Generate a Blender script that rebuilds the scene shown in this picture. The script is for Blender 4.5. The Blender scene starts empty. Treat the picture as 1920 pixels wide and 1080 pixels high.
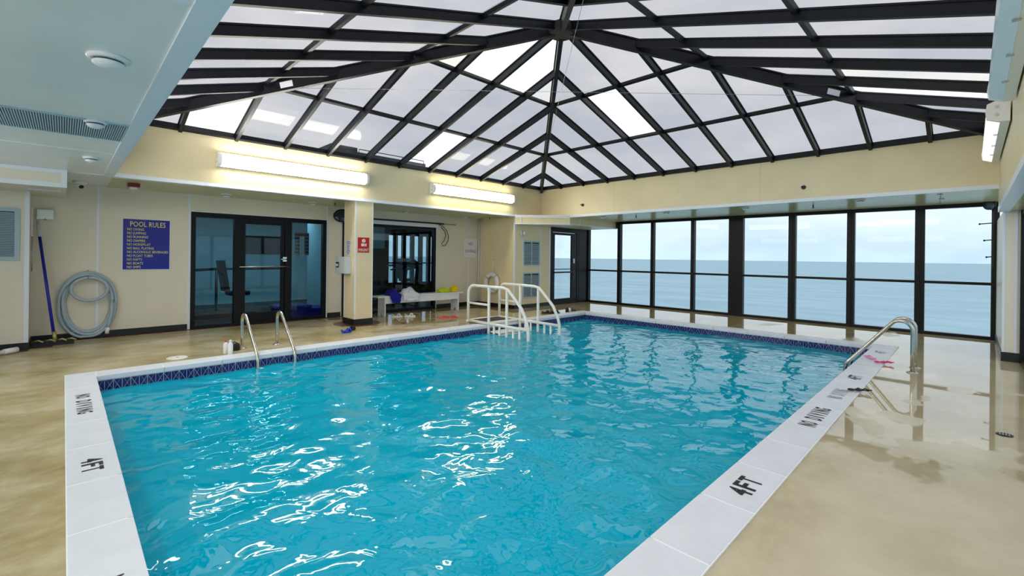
import bpy, bmesh, math, random
from mathutils import Vector, Matrix, noise
random.seed(7)
scene = bpy.context.scene
C = scene.collection

# ---------------------------------------------------------------- camera
yaw, roll, H = 0.7914, 0.0115, 1.4
fw = Vector((math.cos(yaw), math.sin(yaw), 0)); rt = Vector((math.sin(yaw), -math.cos(yaw), 0)); up = Vector((0, 0, 1))
r2 = rt*math.cos(roll) + up*math.sin(roll); u2 = -rt*math.sin(roll) + up*math.cos(roll)
cd = bpy.data.cameras.new('camera'); cam = bpy.data.objects.new('camera', cd); C.objects.link(cam)
cam.matrix_world = Matrix(((r2.x, u2.x, -fw.x, 0), (r2.y, u2.y, -fw.y, 0), (r2.z, u2.z, -fw.z, H), (0, 0, 0, 1)))
cd.sensor_width = 36; cd.lens = 851.26*36/1920; cd.shift_y = -58.73/1920; cd.clip_start = 0.02; cd.clip_end = 30000
scene.camera = cam

# ---------------------------------------------------------------- sky: even overcast, clouds a little uneven
SKY = 1.12
world = bpy.data.worlds.new('overcast'); scene.world = world; world.use_nodes = True
nt = world.node_tree; nt.nodes.clear()
def wn(t, **k):
    n = nt.nodes.new(t)
    for a, b in k.items(): setattr(n, a, b)
    return n
tc = wn('ShaderNodeTexCoord'); mp = wn('ShaderNodeMapping'); mp.inputs['Scale'].default_value = (1, 1, 2.6)
nz = wn('ShaderNodeTexNoise'); nz.inputs['Scale'].default_value = 2.6; nz.inputs['Detail'].default_value = 6; nz.inputs['Roughness'].default_value = .55
cr = wn('ShaderNodeValToRGB'); cr.color_ramp.elements[0].position = .36; cr.color_ramp.elements[0].color = (.70, .75, .82, 1)
cr.color_ramp.elements[1].position = .62; cr.color_ramp.elements[1].color = (.97, .97, .97, 1)
sx = wn('ShaderNodeSeparateXYZ'); hr = wn('ShaderNodeValToRGB')
hr.color_ramp.elements[0].position = 0.0; hr.color_ramp.elements[0].color = (.72, .87, .95, 1)
hr.color_ramp.elements[1].position = .2; hr.color_ramp.elements[1].color = (1, 1, 1, 1)
mx = wn('ShaderNodeMix', data_type='RGBA', blend_type='MULTIPLY'); mx.inputs['Factor'].default_value = 1
bg = wn('ShaderNodeBackground'); bg.inputs['Strength'].default_value = SKY; wo = wn('ShaderNodeOutputWorld')
L = nt.links.new
L(tc.outputs['Generated'], mp.inputs['Vector']); L(mp.outputs['Vector'], nz.inputs['Vector']); L(nz.outputs['Fac'], cr.inputs['Fac'])
L(tc.outputs['Generated'], sx.inputs[0]); L(sx.outputs['Z'], hr.inputs['Fac'])
L(cr.outputs['Color'], mx.inputs['A']); L(hr.outputs['Color'], mx.inputs['B']); L(mx.outputs['Result'], bg.inputs['Color']); L(bg.outputs[0], wo.inputs[0])

vs = scene.view_settings
vs.view_transform = 'Standard'; vs.look = 'None'; vs.gamma = 1; vs.use_curve_mapping = False; vs.exposure = 0.78
LAMP = 16.5          # fluorescent lens radiance
scene.cycles.max_bounces = 10; scene.cycles.transparent_max_bounces = 24

# ---------------------------------------------------------------- materials
M = {}
def srgb(r, g, b):
    f = lambda c: (c/255/12.92) if c/255 <= .04045 else ((c/255+.055)/1.055)**2.4
    return (f(r), f(g), f(b), 1)
def mat(name, col, rough=.5, metal=0., spec=.5, var=0., vscale=8., bump=0., bscale=60., emit=None, estr=0., coat=0.):
    m = bpy.data.materials.new(name); m.use_nodes = True; n = m.node_tree; b = n.nodes['Principled BSDF']
    b.inputs['Base Color'].default_value = col; b.inputs['Roughness'].default_value = rough
    b.inputs['Metallic'].default_value = metal; b.inputs['Specular IOR Level'].default_value = spec
    if coat: b.inputs['Coat Weight'].default_value = coat
    if emit: b.inputs['Emission Color'].default_value = emit; b.inputs['Emission Strength'].default_value = estr
    if var or bump:
        t = n.nodes.new('ShaderNodeTexCoord')
    if var:
        z = n.nodes.new('ShaderNodeTexNoise'); z.inputs['Scale'].default_value = vscale; z.inputs['Detail'].default_value = 5
        r = n.nodes.new('ShaderNodeMapRange'); r.inputs['From Min'].default_value = .3; r.inputs['From Max'].default_value = .7
        r.inputs['To Min'].default_value = 1-var; r.inputs['To Max'].default_value = 1+var
        h = n.nodes.new('ShaderNodeHueSaturation'); h.inputs['Color'].default_value = col
        n.links.new(t.outputs['Object'], z.inputs['Vector']); n.links.new(z.outputs['Fac'], r.inputs['Value'])
        n.links.new(r.outputs[0], h.inputs['Value']); n.links.new(h.outputs[0], b.inputs['Base Color'])
    if bump:
        z = n.nodes.new('ShaderNodeTexNoise'); z.inputs['Scale'].default_value = bscale; z.inputs['Detail'].default_value = 3
        u = n.nodes.new('ShaderNodeBump'); u.inputs['Strength'].default_value = bump; u.inputs['Distance'].default_value = .01
        n.links.new(t.outputs['Object'], z.inputs['Vector']); n.links.new(z.outputs['Fac'], u.inputs['Height']); n.links.new(u.outputs[0], b.inputs['Normal'])
    M[name] = m
    return m
def glass(name, tint, refl=1.0, rough=0.0):
    m = bpy.data.materials.new(name); m.use_nodes = True; n = m.node_tree; n.nodes.clear()
    tr = n.nodes.new('ShaderNodeBsdfTransparent'); tr.inputs[0].default_value = tint
    gl = n.nodes.new('ShaderNodeBsdfGlossy'); gl.inputs['Roughness'].default_value = rough; gl.inputs[0].default_value = (1, 1, 1, 1)
    fr = n.nodes.new('ShaderNodeFresnel'); fr.inputs['IOR'].default_value = 1.45
    mu = n.nodes.new('ShaderNodeMath'); mu.operation = 'MULTIPLY'; mu.inputs[1].default_value = refl
    mi = n.nodes.new('ShaderNodeMixShader'); o = n.nodes.new('ShaderNodeOutputMaterial')
    n.links.new(fr.outputs[0], mu.inputs[0]); n.links.new(mu.outputs[0], mi.inputs[0]); n.links.new(tr.outputs[0], mi.inputs[1])
    n.links.new(gl.outputs[0], mi.inputs[2]); n.links.new(mi.outputs[0], o.inputs[0])
    M[name] = m
    return m
mat('cream', srgb(230, 214, 174), .35, var=.05, vscale=1.5)
mat('panel', srgb(228, 219, 200), .35, var=.04, vscale=1.2)
mat('ceiling', srgb(234, 234, 232), .25, var=.05, vscale=1.5)
mat('soffit', srgb(206, 196, 150), .24, spec=.3, var=.06, vscale=1.5)
mat('white_trim', srgb(228, 232, 240), .3)
mat('white_paint', srgb(232, 232, 236), .35, var=.04, vscale=6)
mat('white_plastic', srgb(236, 234, 232), .3)
mat('pvc', srgb(236, 234, 226), .25)
mat('black_base', srgb(14, 15, 20), .4)
mat('frame', srgb(8, 9, 14), .4, spec=.25)
mat('rafter', srgb(8, 11, 19), .42, spec=.28, var=.5, vscale=14)
mat('rust', srgb(40, 26, 22), .7, var=.3)
mat('steel', srgb(190, 188, 180), .22, metal=1)
mat('chrome', srgb(215, 215, 215), .12, metal=1)
mat('grey_plastic', srgb(196, 204, 208), .4)
mat('louver', srgb(168, 190, 202), .45)
mat('dark_slot', srgb(60, 74, 82), .6)
mat('black', srgb(12, 12, 14), .45)
mat('black_paint', srgb(22, 22, 26), .7, var=.5, vscale=40)
mat('faded_paint', srgb(150, 156, 164), .7, var=.3, vscale=40)
mat('grout', srgb(248, 248, 250), .6)
mat('coping', srgb(218, 222, 230), .45, var=.04, vscale=5, bump=.05, bscale=120)
mat('hose', srgb(168, 184, 194), .35)
mat('blue_pole', srgb(18, 36, 165), .25)
mat('blue_sign', srgb(10, 14, 150), .2)
mat('yellow_text', srgb(235, 228, 90), .5)
mat('red_sign', srgb(185, 12, 16), .35)
mat('red_text', srgb(120, 26, 34), .5)
mat('white_text', srgb(245, 240, 238), .5)
mat('text_grey', srgb(60, 60, 66), .6)
mat('blue_towel', srgb(14, 16, 140), .9, bump=.5, bscale=90)
mat('white_towel', srgb(226, 228, 236), .95, bump=.5, bscale=90)
mat('lime_towel', srgb(196, 214, 22), .9, bump=.5, bscale=90)
mat('yellow_towel', srgb(232, 212, 24), .9, bump=.5, bscale=90)
mat('pink', srgb(232, 30, 130), .35)
mat('pink_pale', srgb(240, 150, 205), .35)
mat('coral', srgb(214, 62, 86), .5)
mat('blue_rubber', srgb(28, 70, 190), .4)
mat('navy_rubber', srgb(14, 18, 34), .5)
mat('brass', srgb(178, 168, 110), .35, metal=.6)
mat('mirror_dark', srgb(70, 78, 92), .12, metal=.7)
mat('red_device', srgb(112, 18, 22), .35)
mat('brown_border', srgb(84, 50, 34), .35, var=.3, vscale=3)
mat('mat_blue', srgb(10, 24, 150), .6)
mat('gym_wall', srgb(150, 190, 205), .7)
mat('gym_floor', srgb(42, 46, 52), .7)
mat('gym_dark', srgb(16, 18, 22), .5)
mat('basin', srgb(60, 190, 220), .6, var=.05, vscale=1)
mat('roof_grey', srgb(70, 76, 84), .8, var=.3, vscale=3)
mat('paper', srgb(214, 214, 222), .7)
mat('poster', srgb(128, 134, 142), .7)
mat('lens_cool', srgb(245, 248, 255), .3, emit=(1, .96, .87, 1), estr=LAMP)
mat('lens_warm', srgb(255, 250, 225), .3, emit=(1, .93, .68, 1), estr=LAMP*.8)
mat('lens_fill', srgb(245, 248, 255), .3, emit=(1, .96, .87, 1), estr=LAMP*.36)
mat('lens_off', srgb(206, 226, 238), .25)
mat('lens_low', srgb(244, 246, 248), .25, emit=(1, .98, .95, 1), estr=.45)
mat('lens_gym', srgb(245, 248, 255), .3, emit=(.75, .95, 1, 1), estr=12)
glass('roof_glass', (.62, .62, .63, 1), .03)
glass('roof_cream', (.78, .77, .74, 1), .05)
glass('roof_clear', (.96, .96, .96, 1), .05)
glass('window_glass', (.77, .795, .805, 1), .08)
glass('gym_glass', (.62, .74, .78, 1), .6)

def floor_material():
    m = bpy.data.materials.new('stained_concrete'); m.use_nodes = True; n = m.node_tree; b = n.nodes['Principled BSDF']; K = n.links.new
    N = n.nodes.new
    g = N('ShaderNodeNewGeometry'); sp = N('ShaderNodeSeparateXYZ'); K(g.outputs['Position'], sp.inputs[0])
    mp = N('ShaderNodeMapping'); mp.inputs['Rotation'].default_value = (0, 0, .5); mp.inputs['Scale'].default_value = (.9, 1.25, 1); K(g.outputs['Position'], mp.inputs[0])
    a = N('ShaderNodeTexNoise'); a.inputs['Scale'].default_value = 1.25; a.inputs['Detail'].default_value = 10; a.inputs['Roughness'].default_value = .66; a.inputs['Distortion'].default_value = .15; K(mp.outputs[0], a.inputs[0])
    r = N('ShaderNodeValToRGB'); e = r.color_ramp.elements
    e[0].position = .28; e[0].color = srgb(134, 118, 72); e[1].position = .80; e[1].color = srgb(216, 206, 180)
    x = e.new(.46); x.color = srgb(174, 158, 112); x = e.new(.6); x.color = srgb(196, 184, 148)
    K(a.outputs['Fac'], r.inputs[0])
    # dark worn blotches
    a2 = N('ShaderNodeTexNoise'); a2.inputs['Scale'].default_value = .8; a2.inputs['Detail'].default_value = 7; a2.inputs['Roughness'].default_value = .7; K(g.outputs['Position'], a2.inputs[0])
    r2 = N('ShaderNodeValToRGB'); r2.color_ramp.elements[0].position = .58; r2.color_ramp.elements[1].position = .72; K(a2.outputs['Fac'], r2.inputs[0])
    mxa = N('ShaderNodeMix'); mxa.data_type = 'RGBA'; mxa.inputs['B'].default_value = srgb(112, 92, 52); K(r.outputs[0], mxa.inputs['A'])
    mm = N('ShaderNodeMath'); mm.operation = 'MULTIPLY'; mm.inputs[1].default_value = .55; K(r2.outputs[0], mm.inputs[0]); K(mm.outputs[0], mxa.inputs['Factor'])
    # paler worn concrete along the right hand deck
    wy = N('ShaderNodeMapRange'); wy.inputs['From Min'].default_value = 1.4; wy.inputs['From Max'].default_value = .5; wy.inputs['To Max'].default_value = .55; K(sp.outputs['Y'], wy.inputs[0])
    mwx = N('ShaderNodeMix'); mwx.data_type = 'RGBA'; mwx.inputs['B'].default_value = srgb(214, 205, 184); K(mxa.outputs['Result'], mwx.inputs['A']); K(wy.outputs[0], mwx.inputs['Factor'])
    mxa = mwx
    # wet film: more of it on the sea side of the deck, where swimmers climb out
    wn_ = N('ShaderNodeTexNoise'); wn_.inputs['Scale'].default_value = .75; wn_.inputs['Detail'].default_value = 4; wn_.inputs['Roughness'].default_value = .5
    mw = N('ShaderNodeMapping'); mw.inputs['Location'].default_value = (3.1, 1.7, 0); mw.inputs['Scale'].default_value = (1, 1.3, 1); K(g.outputs['Position'], mw.inputs[0]); K(mw.outputs[0], wn_.inputs[0])
    gx = N('ShaderNodeMapRange'); gx.inputs['From Min'].default_value = 3.4; gx.inputs['From Max'].default_value = 6.2; gx.inputs['To Min'].default_value = -.14; gx.inputs['To Max'].default_value = .16; K(sp.outputs['X'], gx.inputs[0])
    ad = N('ShaderNodeMath'); ad.operation = 'ADD'; K(wn_.outputs['Fac'], ad.inputs[0]); K(gx.outputs[0], ad.inputs[1])
    wm = N('ShaderNodeValToRGB'); wm.color_ramp.elements[0].position = .50; wm.color_ramp.elements[1].position = .515; K(ad.outputs[0], wm.inputs[0])
    ro = N('ShaderNodeMapRange'); ro.inputs['To Min'].default_value = .27; ro.inputs['To Max'].default_value = .025; K(wm.outputs[0], ro.inputs[0]); K(ro.outputs[0], b.inputs['Roughness'])
    dk = N('ShaderNodeMix'); dk.data_type = 'RGBA'; dk.blend_type = 'MULTIPLY'; dk.inputs['B'].default_value = (.86, .83, .76, 1); K(wm.outputs[0], dk.inputs['Factor']); K(mxa.outputs['Result'], dk.inputs['A'])
    K(dk.outputs['Result'], b.inputs['Base Color'])
    bu = N('ShaderNodeBump'); bu.inputs['Strength'].default_value = .06; bu.inputs['Distance'].default_value = .02
    bn = N('ShaderNodeTexNoise'); bn.inputs['Scale'].default_value = 6; bn.inputs['Detail'].default_value = 5; K(g.outputs['Position'], bn.inputs[0])
    iv = N('ShaderNodeMath'); iv.operation = 'SUBTRACT'; iv.inputs[0].default_value = 1.05; K(wm.outputs[0], iv.inputs[1]); im = N('ShaderNodeMath'); im.operation = 'MULTIPLY'; im.inputs[1].default_value = .12; K(iv.outputs[0], im.inputs[0]); K(im.outputs[0], bu.inputs['Strength'])
    K(bn.outputs['Fac'], bu.inputs['Height']); K(bu.outputs[0], b.inputs['Normal'])
    b.inputs['Specular IOR Level'].default_value = .6
    M['floor'] = m
floor_material()

def water_material():
    m = bpy.data.materials.new('pool_water'); m.use_nodes = True; n = m.node_tree; n.nodes.clear(); K = n.links.new; N = n.nodes.new
    g = N('ShaderNodeNewGeometry')
    n1 = N('ShaderNodeTexNoise'); n1.inputs['Scale'].default_value = 5.0; n1.inputs['Detail'].default_value = 2; n1.inputs['Distortion'].default_value = .6; K(g.outputs['Position'], n1.inputs[0])
    bu = N('ShaderNodeBump'); bu.inputs['Strength'].default_value = .7; bu.inputs['Distance'].default_value = .014; K(n1.outputs['Fac'], bu.inputs['Height'])
    fr = N('ShaderNodeFresnel'); fr.inputs['IOR'].default_value = 1.36; K(bu.outputs[0], fr.inputs['Normal'])
    gl = N('ShaderNodeBsdfGlossy'); gl.inputs['Roughness'].default_value = .01; K(bu.outputs[0], gl.inputs['Normal'])
    df = N('ShaderNodeBsdfDiffuse'); df.inputs[0].default_value = srgb(0, 186, 220)
    tr = N('ShaderNodeBsdfTransparent'); tr.inputs[0].default_value = (.25, .75, .85, 1)
    m1 = N('ShaderNodeMixShader'); m1.inputs[0].default_value = .72; K(tr.outputs[0], m1.inputs[1]); K(df.outputs[0], m1.inputs[2])
    m2 = N('ShaderNodeMixShader'); K(fr.outputs[0], m2.inputs[0]); K(m1.outputs[0], m2.inputs[1]); K(gl.outputs[0], m2.inputs[2])
    o = N('ShaderNodeOutputMaterial'); K(m2.outputs[0], o.inputs[0])
    M['water'] = m
water_material()

def tile_material():
    m = bpy.data.materials.new('star_tile'); m.use_nodes = True; n = m.node_tree; b = n.nodes['Principled BSDF']; K = n.links.new; N = n.nodes.new
    def ma(op, a, b_=None, c=None):
        q = N('ShaderNodeMath'); q.operation = op
        for i, v in enumerate((a, b_, c)):
            if v is None: continue
            if isinstance(v, (int, float)): q.inputs[i].default_value = v
            else: K(v, q.inputs[i])
        return q.outputs[0]
    t = N('ShaderNodeTexCoord'); s = N('ShaderNodeSeparateXYZ'); K(t.outputs['Object'], s.inputs[0])
    u = ma('ABSOLUTE', ma('DIVIDE', s.outputs['X'], .076)); v = ma('DIVIDE', s.outputs['Z'], .15)
    l1 = ma('LESS_THAN', u, .045)
    l2 = ma('LESS_THAN', ma('ABSOLUTE', ma('SUBTRACT', ma('ADD', ma('MULTIPLY', u, .9), .1), v)), .04)
    l3 = ma('LESS_THAN', ma('ABSOLUTE', ma('SUBTRACT', ma('ADD', u, v), 1.2)), .035)
    mk = ma('MAXIMUM', l1, ma('MAXIMUM', l2, ma('MULTIPLY', l3, .6)))
    x = N('ShaderNodeMix'); x.data_type = 'RGBA'; x.inputs['A'].default_value = srgb(8, 11, 82); x.inputs['B'].default_value = srgb(132, 146, 196)
    K(mk, x.inputs['Factor']); K(x.outputs['Result'], b.inputs['Base Color']); b.inputs['Roughness'].default_value = .12
    M['tile'] = m
tile_material()

def sea_material():
    m = bpy.data.materials.new('sea'); m.use_nodes = True; n = m.node_tree; b = n.nodes['Principled BSDF']; K = n.links.new; N = n.nodes.new
    g = N('ShaderNodeNewGeometry'); mp = N('ShaderNodeMapping'); mp.inputs['Rotation'].default_value = (0, 0, .8); mp.inputs['Scale'].default_value = (.06, .02, .05); K(g.outputs['Position'], mp.inputs[0])
    z = N('ShaderNodeTexNoise'); z.inputs['Scale'].default_value = 1.0; z.inputs['Detail'].default_value = 8; z.inputs['Roughness'].default_value = .6; K(mp.outputs[0], z.inputs[0])
    r = N('ShaderNodeValToRGB'); r.color_ramp.elements[0].position = .35; r.color_ramp.elements[0].color = srgb(150, 180, 194); r.color_ramp.elements[1].position = .68; r.color_ramp.elements[1].color = srgb(170, 198, 210)
    K(z.outputs['Fac'], r.inputs[0]); K(r.outputs[0], b.inputs['Base Color']); b.inputs['Roughness'].default_value = .75; b.inputs['Specular IOR Level'].default_value = .1
    M['sea'] = m
sea_material()

# ---------------------------------------------------------------- mesh helpers
def BM(): return bmesh.new()
def bx(bm, x0, x1, y0, y1, z0, z1, bev=0.):
    x0, x1 = sorted((x0, x1)); y0, y1 = sorted((y0, y1)); z0, z1 = sorted((z0, z1))
    r = bmesh.ops.create_cube(bm, size=1); v = r['verts']
    bmesh.ops.scale(bm, vec=(x1-x0, y1-y0, z1-z0), verts=v); bmesh.ops.translate(bm, vec=((x0+x1)/2, (y0+y1)/2, (z0+z1)/2), verts=v)
    if bev:
        es = list({e for q in v for e in q.link_edges})
        bmesh.ops.bevel(bm, geom=es, offset=bev, segments=2, affect='EDGES', profile=.6)
    return bm
def bar(bm, p, q, w, h, upv=(0, 0, 1), lift=0.):
    """box beam from p to q, w wide and h deep along upv; lift moves it along upv"""
    p, q = Vector(p), Vector(q); d = (q-p).normalized(); s = d.cross(Vector(upv)).normalized(); u = s.cross(d).normalized()
    vs_ = []
    for o in (p, q):
        for a, b in ((-1, -1), (1, -1), (1, 1), (-1, 1)): vs_.append(bm.verts.new(o + s*a*w/2 + u*(b*h/2+lift)))
    for f in ((0, 1, 2, 3), (7, 6, 5, 4), (0, 4, 5, 1), (1, 5, 6, 2), (2, 6, 7, 3), (3, 7, 4, 0)): bm.faces.new([vs_[i] for i in f])
    return bm
def tube(bm, pts, r, n=10, closed=False, flat=1.0):
    pts = [Vector(p) for p in pts]; N = len(pts); rings = []; prev = None
    for i, p in enumerate(pts):
        a = pts[(i-1) % N] if (closed or i > 0) else p; b = pts[(i+1) % N] if (closed or i < N-1) else p
        t = (b-a).normalized()
        if prev is None:
            ref = Vector((0, 0, 1)) if abs(t.z) < .9 else Vector((1, 0, 0)); prev = (ref - t*ref.dot(t)).normalized()
        else: prev = (prev - t*prev.dot(t)).normalized()
        s = t.cross(prev); rr = r[i] if isinstance(r, (list, tuple)) else r
        rings.append([bm.verts.new(p + (prev*math.cos(2*math.pi*k/n) + s*math.sin(2*math.pi*k/n)*flat)*rr) for k in range(n)])
    for i in range(N if closed else N-1):
        A, B = rings[i], rings[(i+1) % N]
        for k in range(n):
            f = bm.faces.new((A[k], A[(k+1) % n], B[(k+1) % n], B[k])); f.smooth = True
    if not closed:
        bm.faces.new(list(reversed(rings[0]))); bm.faces.new(rings[-1])
    return bm
def lathe(bm, prof, n=20, mtx=None, cap=True):
    mtx = mtx or Matrix.Identity(4); rings = []
    for r, z in prof: rings.append([bm.verts.new(mtx @ Vector((r*math.cos(2*math.pi*k/n), r*math.sin(2*math.pi*k/n), z))) for k in range(n)])
    for A, B in zip(rings, rings[1:]):
        for k in range(n):
            f = bm.faces.new((A[k], A[(k+1) % n], B[(k+1) % n], B[k])); f.smooth = True
    if cap:
        bm.faces.new(list(reversed(rings[0]))); bm.faces.new(rings[-1])
    return bm
def prism(bm, outline, o, ax, ay, az, th):
    """outline in the plane (ax, ay) at o, extruded th along az"""
    o, ax, ay, az = Vector(o), Vector(ax), Vector(ay), Vector(az)
    a = [bm.verts.new(o + ax*x + ay*y) for x, y in outline]; b = [bm.verts.new(o + ax*x + ay*y + az*th) for x, y in outline]; n = len(a)
    bm.faces.new(a); bm.faces.new(list(reversed(b)))
    for i in range(n): bm.faces.new((a[i], b[i], b[(i+1) % n], a[(i+1) % n]))
    return bm
def arc(c, r, a0, a1, n, ax=(1, 0, 0), ay=(0, 0, 1)):
    c, ax, ay = Vector(c), Vector(ax), Vector(ay)
    return [c + ax*r*math.cos(a0+(a1-a0)*i/n) + ay*r*math.sin(a0+(a1-a0)*i/n) for i in range(n+1)]
def obj(name, bm, m, parent=None, off=None, recalc=True):
    """link bm as one mesh object; built in world coordinates, kept in place under its parent"""
    if recalc: bmesh.ops.recalc_face_normals(bm, faces=bm.faces[:])
    me = bpy.data.meshes.new(name)
    base = Vector((0, 0, 0))
    if parent is not None: base = gloc(parent)
    if off is None and parent is None:
        zs = [v.co for v in bm.verts]
        off = Vector(((min(v.x for v in zs)+max(v.x for v in zs))/2, (min(v.y for v in zs)+max(v.y for v in zs))/2, min(v.z for v in zs)))
    off = Vector(off) if off is not None else base
    bmesh.ops.translate(bm, vec=-off, verts=bm.verts[:])
    bm.to_mesh(me); bm.free()
    if isinstance(m, str): m = M[m]
    me.materials.append(m)
    o = bpy.data.objects.new(name, me); C.objects.link(o); o.location = off - base
    if parent is not None: o.parent = parent
    return o
def gloc(o):
    v = Vector(o.location)
    while o.parent: o = o.parent; v = v + Vector(o.location)
    return v
def tag(o, label, cat, group=None, kind=None):
    o['label'] = label; o['category'] = cat
    if group: o['group'] = group
    if kind: o['kind'] = kind
    return o
def thing(name, loc, label, cat, group=None, kind=None):
    o = bpy.data.objects.new(name, None); C.objects.link(o); o.location = loc; o.empty_display_size = .1
    return tag(o, label, cat, group, kind)
def copy_tree(o, parent=None, loc=None):
    c = o.copy(); C.objects.link(c)
    if parent: c.parent = parent
    if loc is not None: c.location = loc
    for ch in list(o.children): copy_tree(ch, c)
    return c
def struct(name, bm, m, label, cat): return tag(obj(name, bm, m), label, cat, kind='structure')
def text(name, s, m, parent, o, ax, ay, width=None, height=.1, align='CENTER', sx=1.0, th=.001, cap=False, bold=0.):
    cu = bpy.data.curves.new(name, 'FONT'); cu.body = s; cu.size = 1; cu.align_x = align; cu.extrude = 0; cu.offset = bold; cu.resolution_u = 2
    t = bpy.data.objects.new(name, cu); C.objects.link(t)
    dg = bpy.context.evaluated_depsgraph_get(); me = bpy.data.meshes.new_from_object(t.evaluated_get(dg))
    bpy.data.objects.remove(t); bpy.data.curves.remove(cu)
    xs = [v.co.x for v in me.vertices]; ys = [v.co.y for v in me.vertices]
    kx = height/(max(ys)-min(ys)) if not cap else height/.73; ky = kx
    if width: kx = width/(max(xs)-min(xs))
    else: kx *= sx
    cy = (max(ys)+min(ys))/2 if not cap else .36
    ax, ay = Vector(ax), Vector(ay); az = ax.cross(ay).normalized(); o = Vector(o)
    base = gloc(parent) if parent else Vector((0, 0, 0))
    for v in me.vertices: v.co = o + ax*v.co.x*kx + ay*(v.co.y-cy)*ky + az*th - base
    me.materials.append(M[m])
    ob = bpy.data.objects.new(name, me); C.objects.link(ob)
    if parent: ob.parent = parent
    return ob

# ---------------------------------------------------------------- key dimensions (metres)
X0, X1, Y0, Y1 = .50, 9.63, -.27, 8.59        # skylight well
ZS, ZR, APEX = 2.48, 3.37, (5.065, 4.16, 4.78)  # soffit, roof sill, apex
XW, YL = 11.90, 10.09                           # window plane, left wall plane
PX0, PX1, PY0, PY1 = .265, 9.40, 1.11, 6.86     # pool inside
CX0, CX1, CY0, CY1 = .02, 9.70, .82, 7.155      # coping outside
WZ = -.15                                       # water level
XB, YB = -1.6, -.52                             # walls behind and beside the camera

# ================================================================ SETTING
bm = BM()
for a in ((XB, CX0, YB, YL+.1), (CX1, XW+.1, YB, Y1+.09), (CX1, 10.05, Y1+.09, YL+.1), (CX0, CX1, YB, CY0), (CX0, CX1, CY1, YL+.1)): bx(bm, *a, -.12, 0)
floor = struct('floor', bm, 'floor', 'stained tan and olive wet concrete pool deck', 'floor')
for a in ((-.34, .72, 9.93, 10.088), (.72, 8.57, 9.93, 10.088), (XB, -.34, 9.26, 9.438), (-.352, -.1, 9.44, 9.93), (8.3, 8.578, 8.8, 9.93)):
    obj('border_strip', bx(BM(), *a, -.01, .003), 'brown_border', floor)
bm = BM(); lathe(bm, [(.46, 0), (.46, .003)], 28, Matrix.Translation((4.3, 8.85, 0))); obj('border_patch', bm, 'brown_border', floor)

# left wall with the gym entrance and the fixed gym window
bm = BM()
D0, D1, DZ = 1.66, 4.15, 2.16; G0, G1, GZ = 4.52, 7.08, 2.15
for a in ((-.35, D0, 0, ZS), (D0, D1, DZ, ZS), (D1, G0, 0, ZS), (G0, G1, GZ, ZS), (G1, 8.58, 0, ZS)): bx(bm, a[0], a[1], YL, YL+.1, a[2], a[3])
wall_left = struct('wall_left', bm, 'panel', 'cream panelled wall with the gym entrance and gym window', 'wall')
for x in (.40, 1.635, 4.17, 7.11, 8.22):
    obj('batten', bx(BM(), x-.016, x+.016, YL-.008, YL+.01, .1 if x not in (1.635, 4.17) else 0, ZS), 'white_trim', wall_left)
bm = bx(BM(), XB, -.35, 9.44, YL+.1, 0, ZS)
wall_jog = struct('wall_plant', bm, 'panel', 'cream boxed-out wall carrying the louvred grille', 'wall')
obj('batten', bx(BM(), -.395, -.346, 9.432, 9.45, .1, 2.25), 'white_trim', wall_jog)
bm = bx(BM(), 8.58, 10.05, Y1, YL+.1, 0, ZS)
wall_corner = struct('wall_corner', bm, 'cream', 'cream closet wall beside the glass sea door', 'wall')
for x0, x1, y0, y1 in ((8.572, 8.61, 8.582, 8.62), (9.60, 9.63, 8.582, 8.60), (10.0, 10.05, 8.582, 8.60)): obj('batten', bx(BM(), x0, x1, y0, y1, .1, ZS), 'white_trim', wall_corner)
bm = bx(BM(), XB-.1, XB, YB, YL+.1, 2.2, ZS); bx(bm, XB-.1, XB, 8.6, YL+.1, 0, 2.2)
struct('wall_back', bm, 'panel', 'cream header wall over the added windows behind the viewer', 'wall')
w5 = thing('added_back_window', (XB, 4, 0), 'added dark framed windows behind the viewer, letting in fill daylight', 'window', kind='structure')  # unseen glazing, added so daylight brightens the near ceiling and deck
yb_ = [8.55, 6.75, 4.95, 3.15, 1.35, -.47]
for y in yb_: obj('mullion', bx(BM(), XB-.08, XB+.02, y-.05, y+.05, 0, 2.2), 'frame', w5)
for b, a in zip(yb_, yb_[1:]):
    obj('top_rail', bx(BM(), XB-.08, XB+.02, a+.05, b-.05, 2.13, 2.2), 'frame', w5); obj('bottom_rail', bx(BM(), XB-.08, XB+.02, a+.05, b-.05, 0, .06), 'frame', w5)
    obj('pane', bx(BM(), XB-.04, XB-.034, a+.05, b-.05, .06, 2.13), 'window_glass', w5)
# pier at the end of the window wall
wall_pier = struct('wall_pier', bx(BM(), 9.50, XW, YB, -.315, 0, 2.135), 'panel', 'cream pier closing the sea window wall', 'wall')
obj('edge_trim', bx(BM(), 9.493, 9.54, -.335, -.31, .1, 2.13), 'white_trim', wall_pier); obj('batten', bx(BM(), 9.493, 9.51, -.455, -.43, .1, 2.13), 'white_trim', wall_pier)

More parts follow.
